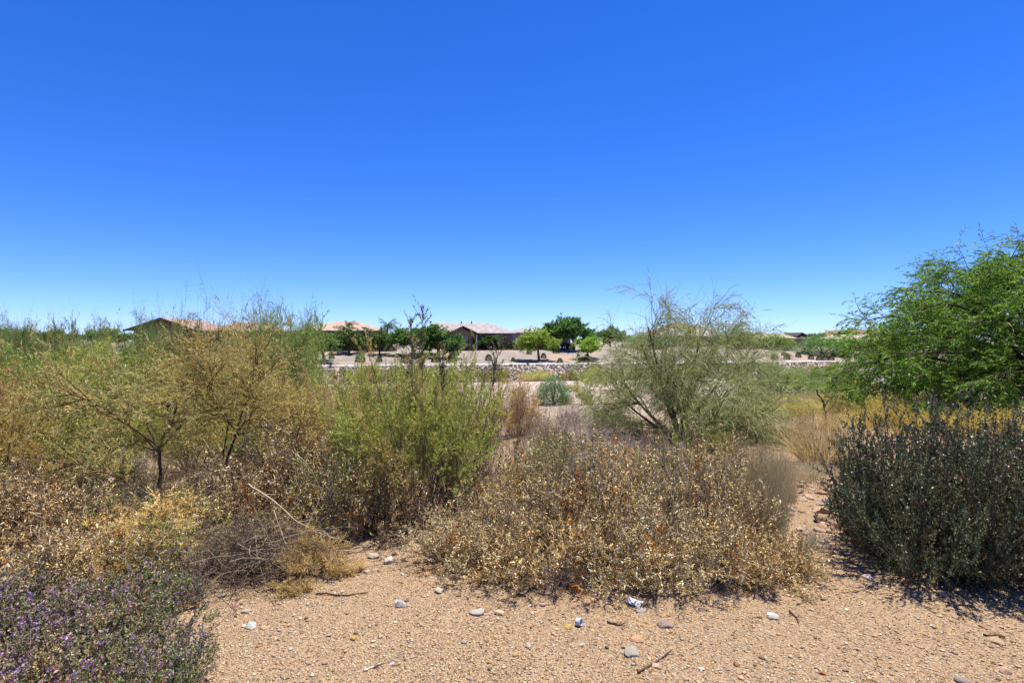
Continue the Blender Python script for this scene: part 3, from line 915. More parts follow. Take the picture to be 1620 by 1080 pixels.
# right house with arch
x, y = wpos(1262, 112)
he = empty('house', (x, y, -.15), ROT)
tag(he, "house with low buff roof and arched entry beyond the right hand garden", "house", "houses beyond the bank")
box('wall', -7.5, 1.6, 0, 10, -.4, 2.5, M_STUCCO['sand'], he)
hip('roof', -8.3, 2.6, -.9, 10.6, 2.6, 3.6, -5.2, -.8, M_ROOF['buff'], he)
gable_y('entry_gable', -.6, 2.2, -.6, 5, 3.05, 3.85, M_TRIM, he, .1)
box('entry_post', .3, .55, -1.3, -1.0, -.4, 2.35, M_STUCCO['sand'], he)
G = Geo()
av = [(0, 0), (1.5, 0)] + [(.75 + .75 * math.cos(a), 1.2 + .75 * math.sin(a)) for a in np.linspace(0, math.pi, 9)]
me = pmesh('arch', [(q[0] - 1.2, -.05, q[1] - .2) for q in av] + [(q[0] - 1.2, -.005, q[1] - .2) for q in av],
           [tuple(range(11))] + [(i, (i + 1) % 11, (i + 1) % 11 + 11, i + 11) for i in range(11)], M_DOOR_SHADE)
obj('arch_shade_panel', me, he)  # flat dark panel stands in for the shaded arch opening
window(he, -5.5, -4.1, .8, 1.9, -.02, 2)
x, y = wpos(1365, 128)
hf = empty('house', (x, y, -.2), ROT)
tag(hf, "low buff roofed house mostly hidden behind the right garden trees and mesquite", "house", "houses beyond the bank")
box('wall', -8, 8, 0, 10, -.4, 2.4, M_STUCCO['sand'], hf)
hip('roof', -8.8, 8.8, -.8, 10.8, 2.5, 3.7, -5, 5, M_ROOF['buff'], hf)
window(hf, -5.5, -4.1, .8, 1.9, -.02, 2)
x, y = wpos(1120, 118)
hg = empty('house', (x, y, .1), ROT)
tag(hg, "grey roofed house glimpsed through the palo verde twigs", "house", "houses beyond the bank")
box('wall', -9, 6, 0, 10, -.4, 2.7, M_STUCCO['mauve'], hg)
hip('roof', -9.8, 6.8, -.8, 10.8, 2.8, 4.5, -6, 3, M_ROOF['grey'], hg)
window(hg, -5.5, -4.1, .8, 1.9, -.02, 2); window(hg, 1.5, 3.1, .8, 1.9, -.02, 2)

# garden view fences
def fence(px0, px1, s, z, label):
    x0, y0 = wpos(px0, s); x1, y1 = wpos(px1, s)
    L_ = math.hypot(x1 - x0, y1 - y0)
    f = empty('garden_fence', (x0, y0, z), math.atan2(y1 - y0, x1 - x0)); tag(f, label, 'fence', 'garden fences')
    n = max(2, int(L_ / 2.4))
    for k in range(n + 1): box('post', L_ * k / n - .05, L_ * k / n + .05, -.05, .05, -.4, 1.2, M_IRON, f)
    for zz in (.12, 1.05): box('rail', .051, L_ - .051, -.02, .02, zz, zz + .05, M_IRON, f)
    G = Geo(); m = int(L_ / .13)
    bx = (np.arange(m) + .5) * L_ / m
    P = np.stack([np.stack([bx, 0 * bx, 0 * bx - .3], 1), np.stack([bx, 0 * bx, 0 * bx + 1.1], 1)], 1)
    tubes(G, P, .011, .011, 4, lin('#2c2622')); b = obj('bar', G.mesh('bar', M_BARK), f); b['kind'] = 'stuff'
fence(728, 905, 104.2, .3, "dark iron view fence in front of the grey roofed house")
fence(470, 628, 103.2, .25, "dark iron view fence in front of the tan roofed house")

# ------------------------------------------------------------------ garden trees, palms, shrubs beyond the bank
GT = "trees in the gardens beyond the bank"
def gtree(sp, px, base_s, top, wpx, label, tint=(1, 1, 1), name='garden_tree'):
    x, y = wpos(px, base_s); z = float(H(x, y))
    tz = CAMZ - (top - 540) / F * y
    return place(sp, x, y, z, tz - z, 1.08 * wpx / F * y, name, label, 'tree', GT, tint=tuple(1.25 * t_ for t_ in tint))
gtree('tree_mid', 512, 92, 524, 72, "green garden tree with forked dark trunk right above the kerb")
gtree('tree_mid', 552, 100, 522, 52, "dark green tree between the forked tree and the fan palm", (.85, .85, .9))
gtree('tree_mid', 600, 99, 524, 44, "dark green tree with thin trunk right of the fan palm", (.85, .9, .85))
gtree('tree_dark', 693, 97, 515, 74, "dense dark green tree left of the gabled porch")
gtree('tree_dark', 655, 99, 520, 60, "dark green tree seen behind the tall broom plumes", (1.0, 1.0, .9))
gtree('tree_lime', 853, 91, 521, 58, "lime green round tree standing alone above the kerb")
gtree('tree_dark', 908, 104, 503, 58, "tall bright green tree behind the lime tree")
gtree('tree_dark', 872, 108, 511, 40, "green tree with spiky top between the mauve house and tall tree", (.9, .9, .9))
gtree('tree_lime', 930, 92, 534, 56, "small lime green tree with slender trunk by the kerb", (.85, .95, .9))
gtree('densebush', 1225, 106, 527, 60, "yellow green tree before the arched house", (1.35, 1.2, .6))
gtree('densebush', 1302, 97, 530, 72, "wide green tree right of the arched entry", (1, 1.05, .85))
gtree('densebush', 1345, 106, 534, 60, "olive green tree beside the mesquite edge", (1.25, 1.25, .9))
gtree('densebush', 1385, 100, 534, 60, "green tree partly hidden by the mesquite edge", (1.3, 1.3, .9))
gtree('tree_dark', 1290, 135, 528, 40, "dark far tree crown behind the wide green tree")
gtree('densebush', 1165, 108, 525, 60, "garden tree seen through right side of palo verde")
gtree('densebush', 1020, 108, 528, 60, "garden tree seen through left side of palo verde")
gtree('tree_dark', 745, 106, 531, 26, "small dark tree trained against the porch wall", (.8, .8, .8))
gtree('tree_dark', 775, 105.5, 531, 34, "dark climbing tree against the grey roofed house wall", (.8, .8, .8))
gtree('tree_mid', 965, 125, 516, 40, "far green tree left of palo verde crown")
for k, px in enumerate((20, 90, 160, 330)):
    gtree('tree_mid', px, 118, 520 + 3 * (k % 2), 80, "far green tree crown on the skyline above the left brush", (.8, .9, .9))

for k, px in enumerate((470, 620, 640, 955, 985, 1045, 1090, 1195, 1210, 1330, 1400, 1430)):
    gtree('tree_mid' if k % 3 else 'tree_dark', px, 132 + 9 * (k % 4), 524 + 3 * (k % 3), 36 + 8 * (k % 3), "far dusty tree crown on the skyline behind the gardens", (.95, 1, .95))
M_FROND = mat_simple("palm_frond", '#4f6242', .6, .15, 3, 0)
def frond_mesh(kind):
    G = Geo()
    if kind == 'fan':
        n = 22
        a = np.linspace(-1.9, 1.9, n)
        P0 = np.tile([[0, 0, .0]], (n, 1)); 
        P = grow(np.tile([[.55, 0, 0]], (n, 1)), np.stack([np.cos(a), np.sin(a), 0 * a], 1), .75, 4, .02, (0, 0, -.12))
        ribbons(G, P, .07, .01, pal('#5f7252 #4d6044 #748864', n, .2))
        tubes(G, poly([(0, 0, 0), (.55, 0, 0)], 3)[None], .02, .015, 4, lin('#7a7048'))
    else:
        P = grow(np.array([[0, 0, 0.]]), np.array([[1, 0, .6]]), 2.3, 10, .01, (0, 0, -.16))
        tubes(G, P, .025, .008, 4, lin('#6f7a4a'))
        p, d, par, t = kids(P, 70, .15, 1, 1.0, .1)
        Q = grow(p, d, .45, 3, .04, (0, 0, -.25)); ribbons(G, Q, .045, .01, pal('#4f6438 #5f7444 #42562f', 70, .2))
    return G.mesh(kind + '_frond', M_LEAF)
FRONDS = {k: frond_mesh(k) for k in ('fan', 'feather')}
def palm(px, s, top, kind, label):
    x, y = wpos(px, s); z = float(H(x, y)); hgt = CAMZ - (top - 540) / F * y - z - .9
    p = empty('palm_tree', (x, y, z), rng.uniform(0, 6)); tag(p, label, 'palm', 'palms by the tan roofed house')
    G = Geo(); T = grow(np.array([[0, 0, -.1]]), np.array([[0.03, 0, 1.]]), hgt + .1, 9, .01)
    tubes(G, T, .2, .15, 9, lin('#6a5a48')); obj('trunk', G.mesh('palm_trunk', M_BARK), p)
    tp = T[0, -1]
    for k in range(20):
        f = obj('frond', FRONDS[kind], p, tuple(tp), (0, rng.uniform(-1.1, .75), k * 2.4))
palm(549, 104.5, 512, 'feather', "feather palm rising over the middle of the tan roof")
palm(582, 102.5, 514, 'fan', "fan palm in front of the tan roof's right slope")
palm(613, 104.5, 511, 'feather', "feather palm right of the tan roofed house")

GS = "clipped shrubs in the gravel gardens"
def gshrub(px, py, hpx, wpx, label="dark clipped round shrub on the gravel garden slope", sp='clipped', tint=(1, 1, 1)):
    return plant(sp, px, py, hpx, wpx, 'garden_shrub', label, 'shrub', GS, tint=tint)
gshrub(492, 569, 13, 9, "tall clipped column shrub left of the forked garden tree", tint=(1.1, 1, .8))
gshrub(525, 567, 10, 9, "box shaped clipped shrub right of the forked garden tree", tint=(1.1, 1, .8))
gshrub(570, 572, 15, 16, "bright green leafy shrub near the kerb below the palms", 'roundgreen')
for px, py, s_ in ((487, 560, 7), (860, 566, 8), (886, 575, 9), (915, 564, 5), (928, 570, 10), (920, 574, 9), (837, 560, 8), (880, 558, 10),
                   (1263, 565, 8), (1296, 571, 9), (1306, 571, 10), (1315, 571, 9), (1283, 568, 8), (1318, 563, 7), (1345, 560, 9), (1356, 566, 8), (1372, 568, 14),
                   (1240, 562, 7), (1225, 568, 10), (1245, 568, 9), (1335, 566, 9), (1384, 570, 12), (1365, 573, 8),
                   (690, 572, 14), (715, 572, 14), (722, 562, 8), (773, 570, 10), (600, 572, 9), (640, 573, 12), (812, 571, 6)):
    gshrub(px, py, s_, s_ * 1.15)
for px in (458, 478, 498, 523, 835):
    x, y = wpos(px, 86.55); place('clipped', x, y, -1.85, .5, .45, 'garden_shrub', "tiny dark shrub sprouting on top of the kerb", 'shrub', GS)
for px in range(760, 905, 11):
    x, y = wpos(px + rng.uniform(-3, 3), 105); place('clipped', x, y, float(H(x, y)), rng.uniform(.9, 1.7), rng.uniform(1.2, 1.7), 'garden_shrub', "dark green hedge shrub behind the iron fence", 'shrub', "hedge shrubs behind the fences", tint=(.8, .95, .8))
for px in range(480, 625, 14):
    x, y = wpos(px + rng.uniform(-3, 3), 104.2); place('clipped', x, y, float(H(x, y)), rng.uniform(.8, 1.4), rng.uniform(1.2, 1.7), 'garden_shrub', "dark green hedge shrub below the tan roofed house", 'shrub', "hedge shrubs behind the fences", tint=(.8, .95, .8))

# ------------------------------------------------------------------ wash plants (middle distance)
WS = "shrubs growing in the wash"
plant('paloverde', 1072, 694, 212, 325, 'palo_verde_tree', "grey green palo verde with drooping twigs standing in the wash", 'tree', rz=.4)
x, y = 13.7, 14.2
place('mesquite', x, y, float(H(x, y)), 4.35, 9.5, 'mesquite_tree', "large dark green mesquite with feathery weeping foliage", 'tree', rz=1.0, tint=(1, 1.05, .9))

plant('densebush', 876, 640, 46, 60, 'green_bush', "dense blue green round bush alone on the wash floor", 'bush', WS, tint=(.9, 1.05, .95))
plant_d('paloverde', 1240, 29, 573, 130, 'drooping_bush', "low drooping green bush between palo verde and mesquite", 'bush', WS, tint=(.62, .8, .55))
plant_d('paloverde', 1300, 30, 582, 90, 'drooping_bush', "lower green bush beside the drooping bush near the mesquite", 'bush', WS, tint=(.62, .85, .5))
plant_d('paloverde', 442, 16, 486, 150, 'broom_tree', "tall rounded green broom against the sky beside the tan roof", 'bush', WS, tint=(.85, 1.0, .68))
plant_d('broom_dark', 418, 17, 494, 120, 'broom_bush', "green upright broom filling the tall rounded broom's left side", 'bush', WS, tint=(1.2, 1.3, 1.05))
plant_d('broom_dark', 470, 17.5, 498, 110, 'broom_bush', "green upright broom filling the tall rounded broom's right side", 'bush', WS, tint=(1.2, 1.3, 1.05))
lbl = "dull green broom in the thicket along the left skyline"
for k, (px, d, top) in enumerate(((-30, 17, 516), (10, 19, 520), (50, 16, 523), (95, 20, 518), (135, 17, 521), (170, 22, 510), (205, 18, 519), (245, 17, 512), (290, 16, 511), (335, 17, 513), (268, 15, 516), (365, 20, 520), (70, 23, 512), (20, 24, 513))):
    plant_d(('broom_dark', 'paloverde', 'broom_dark')[k % 3], px, d, top, 105, 'broom_bush', lbl, 'bush', "left skyline thicket", tint=((1, 1.05, .95), (.75, .9, .62), (.9, 1, .9))[k % 3])
for px, d, top, w in ((60, 8, 560, 90), (180, 7.5, 540, 90), (300, 7.2, 530, 100), (430, 7.5, 575, 90), (110, 16, 498, 60), (250, 12, 478, 70), (290, 11, 466, 80), (345, 10, 462, 80), (385, 10.5, 480, 60), (30, 15, 500, 50)):
    plant_d('twiggy_tall', px, d, top, w, 'bare_bush', "nearly bare twiggy bush poking above the left thicket", 'bush', "left skyline thicket", tint=(1, .95, .85))

for k in range(22):                      # the brush goes on past the left and right of the view
    side = -1 if k % 3 else 1
    d = rng.uniform(6, 24); x = side * (d * .92 + rng.uniform(1.0, 9.0)); z = float(H(x, d))
    sp = ('feathery', 'broom_dark', 'withered', 'goldbush')[k % 4]; hh = {'feathery': 1.5, 'broom_dark': 2.0, 'withered': .8, 'goldbush': .8}[sp]
    place(sp, x, d, z, hh * rng.uniform(.8, 1.2), hh * 1.3, 'wash_bush', "bush in the brush continuing beyond the thicket's ends", 'bush', "brush beyond the thicket's ends")
# far wash floor tufts near the bank
for px, py, h_, w_, sp, nm, lb, tn in (
    (505, 606, 26, 22, 'broom_dark', 'wash_bush', "small olive bush at the foot of the riprap", (1, .9, .8)),
    (530, 604, 22, 20, 'broom_dark', 'wash_bush', "small olive bush at the foot of the riprap", (1, .9, .8)),
    (510, 617, 10, 20, 'feathery_orange', 'grass_clump', "orange tan round clump on the bare wash sand", (1, 1, 1)),
    (528, 618, 10, 18, 'goldbush', 'grass_clump', "pale olive round clump on the bare wash sand", (.75, .9, 1)),
    (552, 617, 9, 18, 'grass_tan', 'grass_clump', "straw coloured low clump on the bare wash sand", (1, 1, 1)),
    (838, 602, 20, 40, 'grass_yellow', 'grass_clump', "olive yellow grass clump at the riprap foot left of the round bush", (.85, .95, .8)),
    (860, 600, 18, 36, 'grass_yellow', 'grass_clump', "olive yellow grass clump at the riprap foot left of the round bush", (.85, .95, .8)),
    (893, 602, 14, 16, 'goldbush', 'wash_bush', "ochre bush at the riprap foot behind the round bush", (1, .9, .8)),
    (910, 606, 16, 24, 'broom_dark', 'wash_bush', "green bush beside the ochre bush under the riprap", (1.1, 1.1, .8)),
    (940, 612, 30, 50, 'goldbush', 'wash_bush', "pale green bush at the left skirt of the palo verde", (.7, .95, .8)),
    (930, 640, 34, 60, 'broom_dark', 'wash_bush', "soft green bush in front of the palo verde's left skirt", (1.25, 1.3, 1.1)),
    (1313, 590, 20, 16, 'grass_yellow', 'grass_clump', "upright straw clump on the sand before the right riprap", (.9, .9, .8)),
    (1342, 596, 24, 40, 'goldbush', 'wash_bush', "soft pale green bush left of the mesquite edge", (.6, .85, .8)),
    (1333, 612, 22, 26, 'twiggy', 'dry_bush', "dark twiggy bush left of the mesquite edge", (.7, .65, .6)),
    (1350, 625, 26, 40, 'broom', 'wash_bush', "bright green bush under the mesquite edge", (.8, 1, .6)),
    ):
    plant(sp, px, py, h_, w_, nm, lb, 'grass' if nm == 'grass_clump' else 'bush', WS, tint=tn)
for k, px in enumerate(list(range(560, 800, 17)) + list(range(900, 1200, 19)) + [436, 452, 470] + list(range(1210, 1300, 22))):
    plant(('broom_dark', 'goldbush', 'broom', 'broom_dark')[k % 4], px + rng.uniform(-5, 5), rng.uniform(600, 607), rng.uniform(15, 30), rng.uniform(24, 40), 'wash_bush', "low bush in the broken row along the riprap's foot", 'bush', "bushes along the riprap foot", tint=((1.1, 1.05, .85), (.8, .9, .8), (.9, .9, .8), (1, 1.1, .9))[k % 4])
for k in range(70):
    px = rng.uniform(430, 1500); py = rng.uniform(604, 650)
    if 470 < px < 570 and 606 < py: continue
    sp = ('grass_tan', 'twiggy', 'grass_yellow', 'goldbush')[k % 4]
    plant(sp, px, py, rng.uniform(6, 13), rng.uniform(14, 30), 'dry_clump', "small dry clump dotted over the far wash floor", 'clump', "dry clumps on the wash floor")

# yellow and grey clumps in the right middle distance
YC = "yellow clumps right of the palo verde"
for px, py, h_, w_, sp, nm, lb, tn in (
    (1232, 650, 30, 60, 'twiggy', 'dry_bush', "pale grey dry bush right of the palo verde", (1.1, 1.1, 1.05)),
    (1265, 640, 28, 60, 'twiggy', 'dry_bush', "silver grey dry bush behind the yellow grass", (1.1, 1.1, 1.05)),
    (1210, 640, 26, 60, 'twiggy', 'dry_bush', "grey dry bush at the palo verde's right skirt", (1.05, 1.05, 1)),
    (1292, 650, 30, 60, 'grass_yellow', 'grass_clump', "yellow grass clump around the dead black stick", (1, .95, .9)),
    (1262, 668, 36, 56, 'goldbush', 'grass_clump', "bright yellow clump behind the big straw tuft", (1.05, 1.05, .9)),
    (1335, 662, 34, 60, 'grass_yellow', 'grass_clump', "yellow grass clump right of the dead black stick", (1.05, 1, .85)),
    (1320, 640, 24, 44, 'twiggy', 'dry_bush', "mauve grey dry bush amid the yellow grass", (1.0, .92, .95)),
    (1365, 650, 30, 60, 'grass_yellow', 'grass_clump', "yellow grass clump at the mesquite's left edge", (1, 1, .8)),
    (1352, 676, 30, 60, 'goldbush', 'grass_clump', "yellow clump right behind the big straw tuft", (1.05, 1, .95)),
    (1310, 680, 26, 60, 'grass_yellow', 'grass_clump', "yellow grass just behind the big straw tuft", (1.1, 1, .9)),
    (1302, 738, 92, 138, 'grass_tan', 'grass_tuft', "big straw coloured tuft beside the rocky path", (1, .95, .85)),
    (1290, 734, 80, 120, 'twiggy', 'dry_bush', "fine brown twig bush inside the big straw tuft", (1, .85, .65)),
    (1410, 690, 52, 90, 'goldbush', 'grass_clump', "golden orange clump behind the dark shrub's left shoulder", (1.05, .95, .75)),
    (1490, 690, 40, 90, 'goldbush', 'grass_clump', "golden clump seen over the dark shrub's crown", (1.05, .98, .75)),
    (1560, 695, 50, 110, 'goldbush', 'grass_clump', "golden clump behind the dark shrub's right shoulder", (1.05, 1, .75)),
    (1620, 700, 50, 110, 'goldbush', 'grass_clump', "golden clump at the mesquite's foot far right", (1.05, 1, .75)),
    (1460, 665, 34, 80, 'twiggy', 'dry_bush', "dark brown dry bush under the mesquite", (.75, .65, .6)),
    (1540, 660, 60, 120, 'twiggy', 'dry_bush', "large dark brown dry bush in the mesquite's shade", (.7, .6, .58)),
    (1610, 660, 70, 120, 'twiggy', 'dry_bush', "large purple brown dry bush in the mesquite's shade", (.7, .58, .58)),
    (1400, 668, 40, 90, 'goldbush', 'grass_clump', "yellow clump under the mesquite's left branches", (1.0, 1, .85)),
    (1450, 662, 40, 90, 'grass_yellow', 'grass_clump', "straw yellow grass under the mesquite's skirt", (1.0, .95, .85)),
    (1420, 640, 36, 90, 'grass_yellow', 'grass_clump', "yellow grass deep behind the mesquite's left branches", (1.0, 1, .85)),
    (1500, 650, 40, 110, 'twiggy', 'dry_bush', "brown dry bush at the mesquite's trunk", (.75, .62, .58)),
    (1225, 700, 34, 80, 'grass_grey', 'grass_clump', "grey green dry grass left of the big straw tuft", (1, 1, .9)),
    (1180, 690, 40, 90, 'twiggy', 'dry_bush', "dry grey brown bush at the palo verde's front", (.95, .9, .8)),
    (1020, 700, 40, 100, 'twiggy', 'dry_bush', "brown dry bush under the palo verde's front left", (.9, .8, .7)),
    (1130, 715, 44, 90, 'feathery', 'dry_bush', "tan feathery bush in front of the palo verde", (1, .95, .9)),
    ):
    plant(sp, px, py, h_, w_, nm, lb, 'bush' if 'bush' in nm else 'grass', YC, tint=tn)

for k in range(26):
    px = rng.uniform(1215, 1410); py = rng.uniform(612, 668)
    plant(('grass_yellow', 'goldbush', 'grass_tan')[k % 3], px, py, rng.uniform(14, 30), rng.uniform(34, 60), 'grass_clump', "yellow dry grass clump spread between palo verde and mesquite", 'grass', "yellow grass right of the palo verde", tint=((1.05, 1.02, .85), (.95, 1, .85), (1.05, 1, .9))[k % 3])
def stick(name, pts, r0, r1, hexc, label, cat, m=6, kids_n=0, group=None):
    """a single branch given by photo pixels with distance: (px, py, d)"""
    P = np.array([((a - 810) / F * d, d, CAMZ - (b - 540) / F * d) for a, b, d in pts])
    base = P[0].copy(); P = poly(P - base, 4 * len(pts))
    P[1:-1] += rng.normal(0, r0 * .35, P[1:-1].shape)
    G = Geo(); tubes(G, P[None], r0, r1, m, lin(hexc))
    if kids_n:
        p, d, _, t = kids(P[None], kids_n, .15, .95, .6, .2)
        Q = grow(p, d, rng.uniform(.1, .35, kids_n) * np.linalg.norm(P[-1] - P[0]), 6, .12); tubes(G, Q, r1 * .9, r1 * .35, 3, lin(hexc))
    o = obj(name, G.mesh(name, M_BARK), loc=tuple(base)); tag(o, label, cat, group); return o
x, y, z = at(1303, 668)
stick('dead_stick', [(1306, 670, y), (1304, 650, y), (1300, 632, y + .1), (1292, 616, y + .1)], .05, .015, '#4a3c34', "dead dark forked stick standing in the yellow grass", 'stick', 6, 6)

# ------------------------------------------------------------------ foreground brush
WG = "withered brittle shrubs by the gravel"
mass = [  # px, py, h, w
    (712, 892, 84, 160), (785, 908, 96, 190), (870, 918, 100, 200), (960, 922, 105, 210), (1050, 920, 108, 210), (1135, 915, 108, 200), (1210, 912, 96, 170), (1262, 908, 62, 96),
    (760, 862, 104, 180), (850, 868, 124, 200), (945, 870, 136, 210), (1040, 868, 138, 210), (1125, 864, 128, 190), (1185, 862, 112, 130),
    (815, 828, 110, 170), (895, 828, 134, 200), (990, 826, 134, 200), (1080, 824, 124, 190), (1150, 820, 112, 140),
    (860, 785, 100, 160), (950, 780, 98, 180), (1050, 776, 84, 180), (1130, 772, 74, 140)]
for k, (px, py, h_, w_) in enumerate(mass):
    plant('withered', px, py, h_ * (1.0, .8, 1.12, .9, 1.05)[k % 5], w_ * (1, .9, 1.0, .85)[k % 4], 'withered_shrub', ("withered brown shrub with curled leaves along the mound's edge on bare gravel" if py > 880 else "withered brown shrub in the heart of the curled leaf mound" if py > 840 else "withered shrub with upright stems on the mound's crest before the palo verde" if py > 800 else "withered shrub on the mound's far slope toward the palo verde"), 'shrub', WG,
          var=(2 if py < 850 and k % 2 else k % 2), tint=((1.06, 1.02, .84), (.95, .9, .74), (1.1, .98, .72), (1.02, 1.02, .88))[k % 4])
WL = "withered shrubs left of the gravel strip"
for k, (px, py, h_, w_) in enumerate([(600, 838, 120, 170), (545, 835, 130, 190), (480, 815, 130, 200), (520, 775, 110, 200), (440, 770, 120, 200), (590, 780, 110, 160), (400, 830, 110, 180),
        (300, 850, 78, 180), (330, 815, 70, 180), (420, 880, 70, 150)]):
    plant('withered', px, py, h_, w_, 'withered_shrub', "rusty withered shrub in the brush left of the gravel strip", 'shrub', WL, var=(0, 2, 1, 2)[k % 4], tint=((.9, .8, .68), (.95, .95, .78), (.8, .72, .62))[k % 3])
WF = "withered shrubs above the purple sage"
for k, (px, py, h_, w_) in enumerate([(40, 960, 110, 260), (140, 935, 100, 230), (230, 915, 90, 200), (20, 890, 120, 230), (110, 870, 110, 220), (195, 850, 75, 180), (-40, 900, 140, 230), (60, 815, 90, 200), (150, 800, 75, 180), (-20, 830, 110, 220)]):
    plant('withered', px, py, h_, w_, 'withered_shrub', "withered leafy shrub in the litter above the purple sage", 'shrub', WF, var=(1, 0, 2)[k % 3], tint=((.95, .84, .68), (.8, .74, .64), (.9, .92, .74))[k % 3])

# green broom in the middle with seed plumes
o = plant('broom', 655, 826, 280, 270, 'broom_bush', "green topped broom with dead grey base at the end of gravel strip", 'bush', "brooms in the centre", var=0)
plant('broom', 725, 800, 235, 200, 'broom_bush', "lower green broom leaning right beside the grey dead branches", 'bush', "brooms in the centre", var=1)
plant('broom', 588, 800, 225, 180, 'broom_bush', "smaller green broom on the left flank of the central broom", 'bush', "brooms in the centre", var=1)
for k, (px, top, bx) in enumerate(((668, 490, 660), (650, 512, 650), (790, 548, 745), (700, 560, 690))):
    d = 5.4; G = Geo(); 
    P = np.array([((a - 810) / F * d, d, CAMZ - (b - 540) / F * d) for a, b in ((bx, 800), ((bx + px) / 2 + 4, 650), (px, top))])
    P = poly(P, 12); tubes(G, P[None], .006, .002, 4, lin('#7a6a50'))
    p, dd, _, t = kids(P[None], 34, .68, 1.0, .5, .2); Q = grow(p, dd, rng.uniform(.05, .2, 34), 5, .1, (0, 0, .05))
    ribbons(G, Q, .003, .002, pal('#6f6a50 #5c5640', 34))
    inv = Matrix.LocRotScale(o.location, o.rotation_euler, o.scale).inverted()
    S_ = obj('plume_stem', G.mesh('plume_stem', M_BARK), o); S_.matrix_parent_inverse = inv
    Fq = Geo(); feathers(Fq, Q, 26, .026, .006, '#6f7250 #7d7a5c #5c5a48 #8a8468', None, .6); f_ = obj('plume', Fq.mesh('plume', M_DRY), S_); f_['kind'] = 'stuff'
for k, (px, py, h_, w_) in enumerate(((600, 745, 165, 120), (655, 735, 162, 120), (705, 738, 160, 120), (755, 745, 150, 100))):
    plant('broom', px, py, h_, w_, 'broom_bush', "yellow green broom standing close behind the central broom", 'bush', "brooms behind the central broom", var=k % 2, tint=((1, 1, 1), (1.05, .95, .85))[k % 2])
plant('feathery', 575, 745, 150, 110, 'feathery_shrub', "reddish tan feathery shrub left behind the central broom", 'shrub', var=3)
plant('twiggy', 690, 800, 110, 160, 'dry_bush', "grey dead twig bush at the foot of central broom", 'bush', "dead brush around the central broom", tint=(.75, .72, .72))
plant('twiggy', 745, 790, 100, 140, 'dry_bush', "grey dead twig bush right of the central broom's foot", 'bush', "dead brush around the central broom", tint=(.72, .7, .72))
plant('twiggy_tall', 815, 745, 175, 120, 'dry_bush', "bare dark branching bush right of the central broom", 'bush', "dead brush around the central broom", tint=(.85, .78, .74))
plant('twiggy_tall', 770, 750, 165, 110, 'dry_bush', "bare dark bush close behind the central broom", 'bush', "dead brush around the central broom", tint=(.8, .74, .72))
plant('twiggy_tall', 860, 730, 110, 100, 'dry_bush', "low bare bush with tan tips right of the bare dark bush", 'bush', "dead brush around the central broom")
plant('feathery_orange', 820, 690, 90, 80, 'dry_bush', "straw coloured bush behind the bare dark branches", 'bush', "dead brush around the central broom", tint=(1.1, 1.1, 1.1))
for k, (px, py, h_, w_) in enumerate(((880, 720, 60, 110), (930, 715, 50, 110), (900, 690, 44, 90), (960, 700, 40, 90), (850, 700, 50, 90), (990, 735, 50, 110), (1060, 735, 40, 110), (905, 668, 36, 70), (950, 675, 36, 80))):
    plant('twiggy', px, py, h_, w_, 'dry_bush', "silvery dry twig bush between the bare branches and palo verde", 'bush', "silvery dry brush in the middle", tint=(1.1, 1.06, 1.06))

# ------------------------------------------------------------------ the two feathery treelets on dark trunks
def treelet(name, label, px0, py0, limbs, hexes, twn, seed):
    x, y, z = at(px0, py0)
    sc = y / F
    root = empty(name, (x, y, z - .02)); tag(root, label, 'shrub', 'feathery yellow treelets')
    S, G = Geo(), Geo()
    Ps = []
    for pts, r0, r1 in limbs:
        P = poly([((a - px0) * sc, dy, (py0 - b) * sc * .87) for a, b, dy in pts], 10)
        P[1:] += rng.normal(0, .012, P[1:].shape)
        Ps.append(P); tubes(S, P[None], r0 * .8, r1 * .75, 7, pal('#54402f #5f4a38', 1)[0])
    P = np.array(Ps[1:])
    p, d, par, t = kids(P, 11, .3, 1.0, .6, .25)
    B = grow(p, d, rng.uniform(.2, .52, len(p)), 7, .14, (0, 0, .0))
    tubes(S, B, .006, .0025, 4, pal('#5a4430 #4a3828 #7a5c3a', len(B), .15))
    p, d, par, t = kids(B, 7, .15, 1.0, .6, .25)
    C_ = grow(p, d, rng.uniform(.12, .33, len(p)), 5, .14, (0, 0, .01))
    ribbons(S, C_, .004, .0018, pal('#7a5a34 #8f6e3e #5d4630', len(C_), .2))
    p, d, par, t = kids(C_, 6, .1, 1.0, .6, .25)
    D = grow(p, d, rng.uniform(.05, .14, len(p)), 3, .14, (0, 0, .02))
    ribbons(S, D, .0024, .0012, pal(hexes, len(D), .25))
    D = D[rng.uniform(0, 1, len(D)) < .8]
    feathers(G, D, twn + 2, .030, .0052, hexes)
    obj('trunk', S.mesh('treelet_wood', M_BARK), root); obj('foliage', G.mesh('treelet_foliage', M_FEATH), root)
hx1 = '#baa864 #aca058 #8f9a50 #c8b878 #b08e58 #d8c898 #80904c #9aa25c'
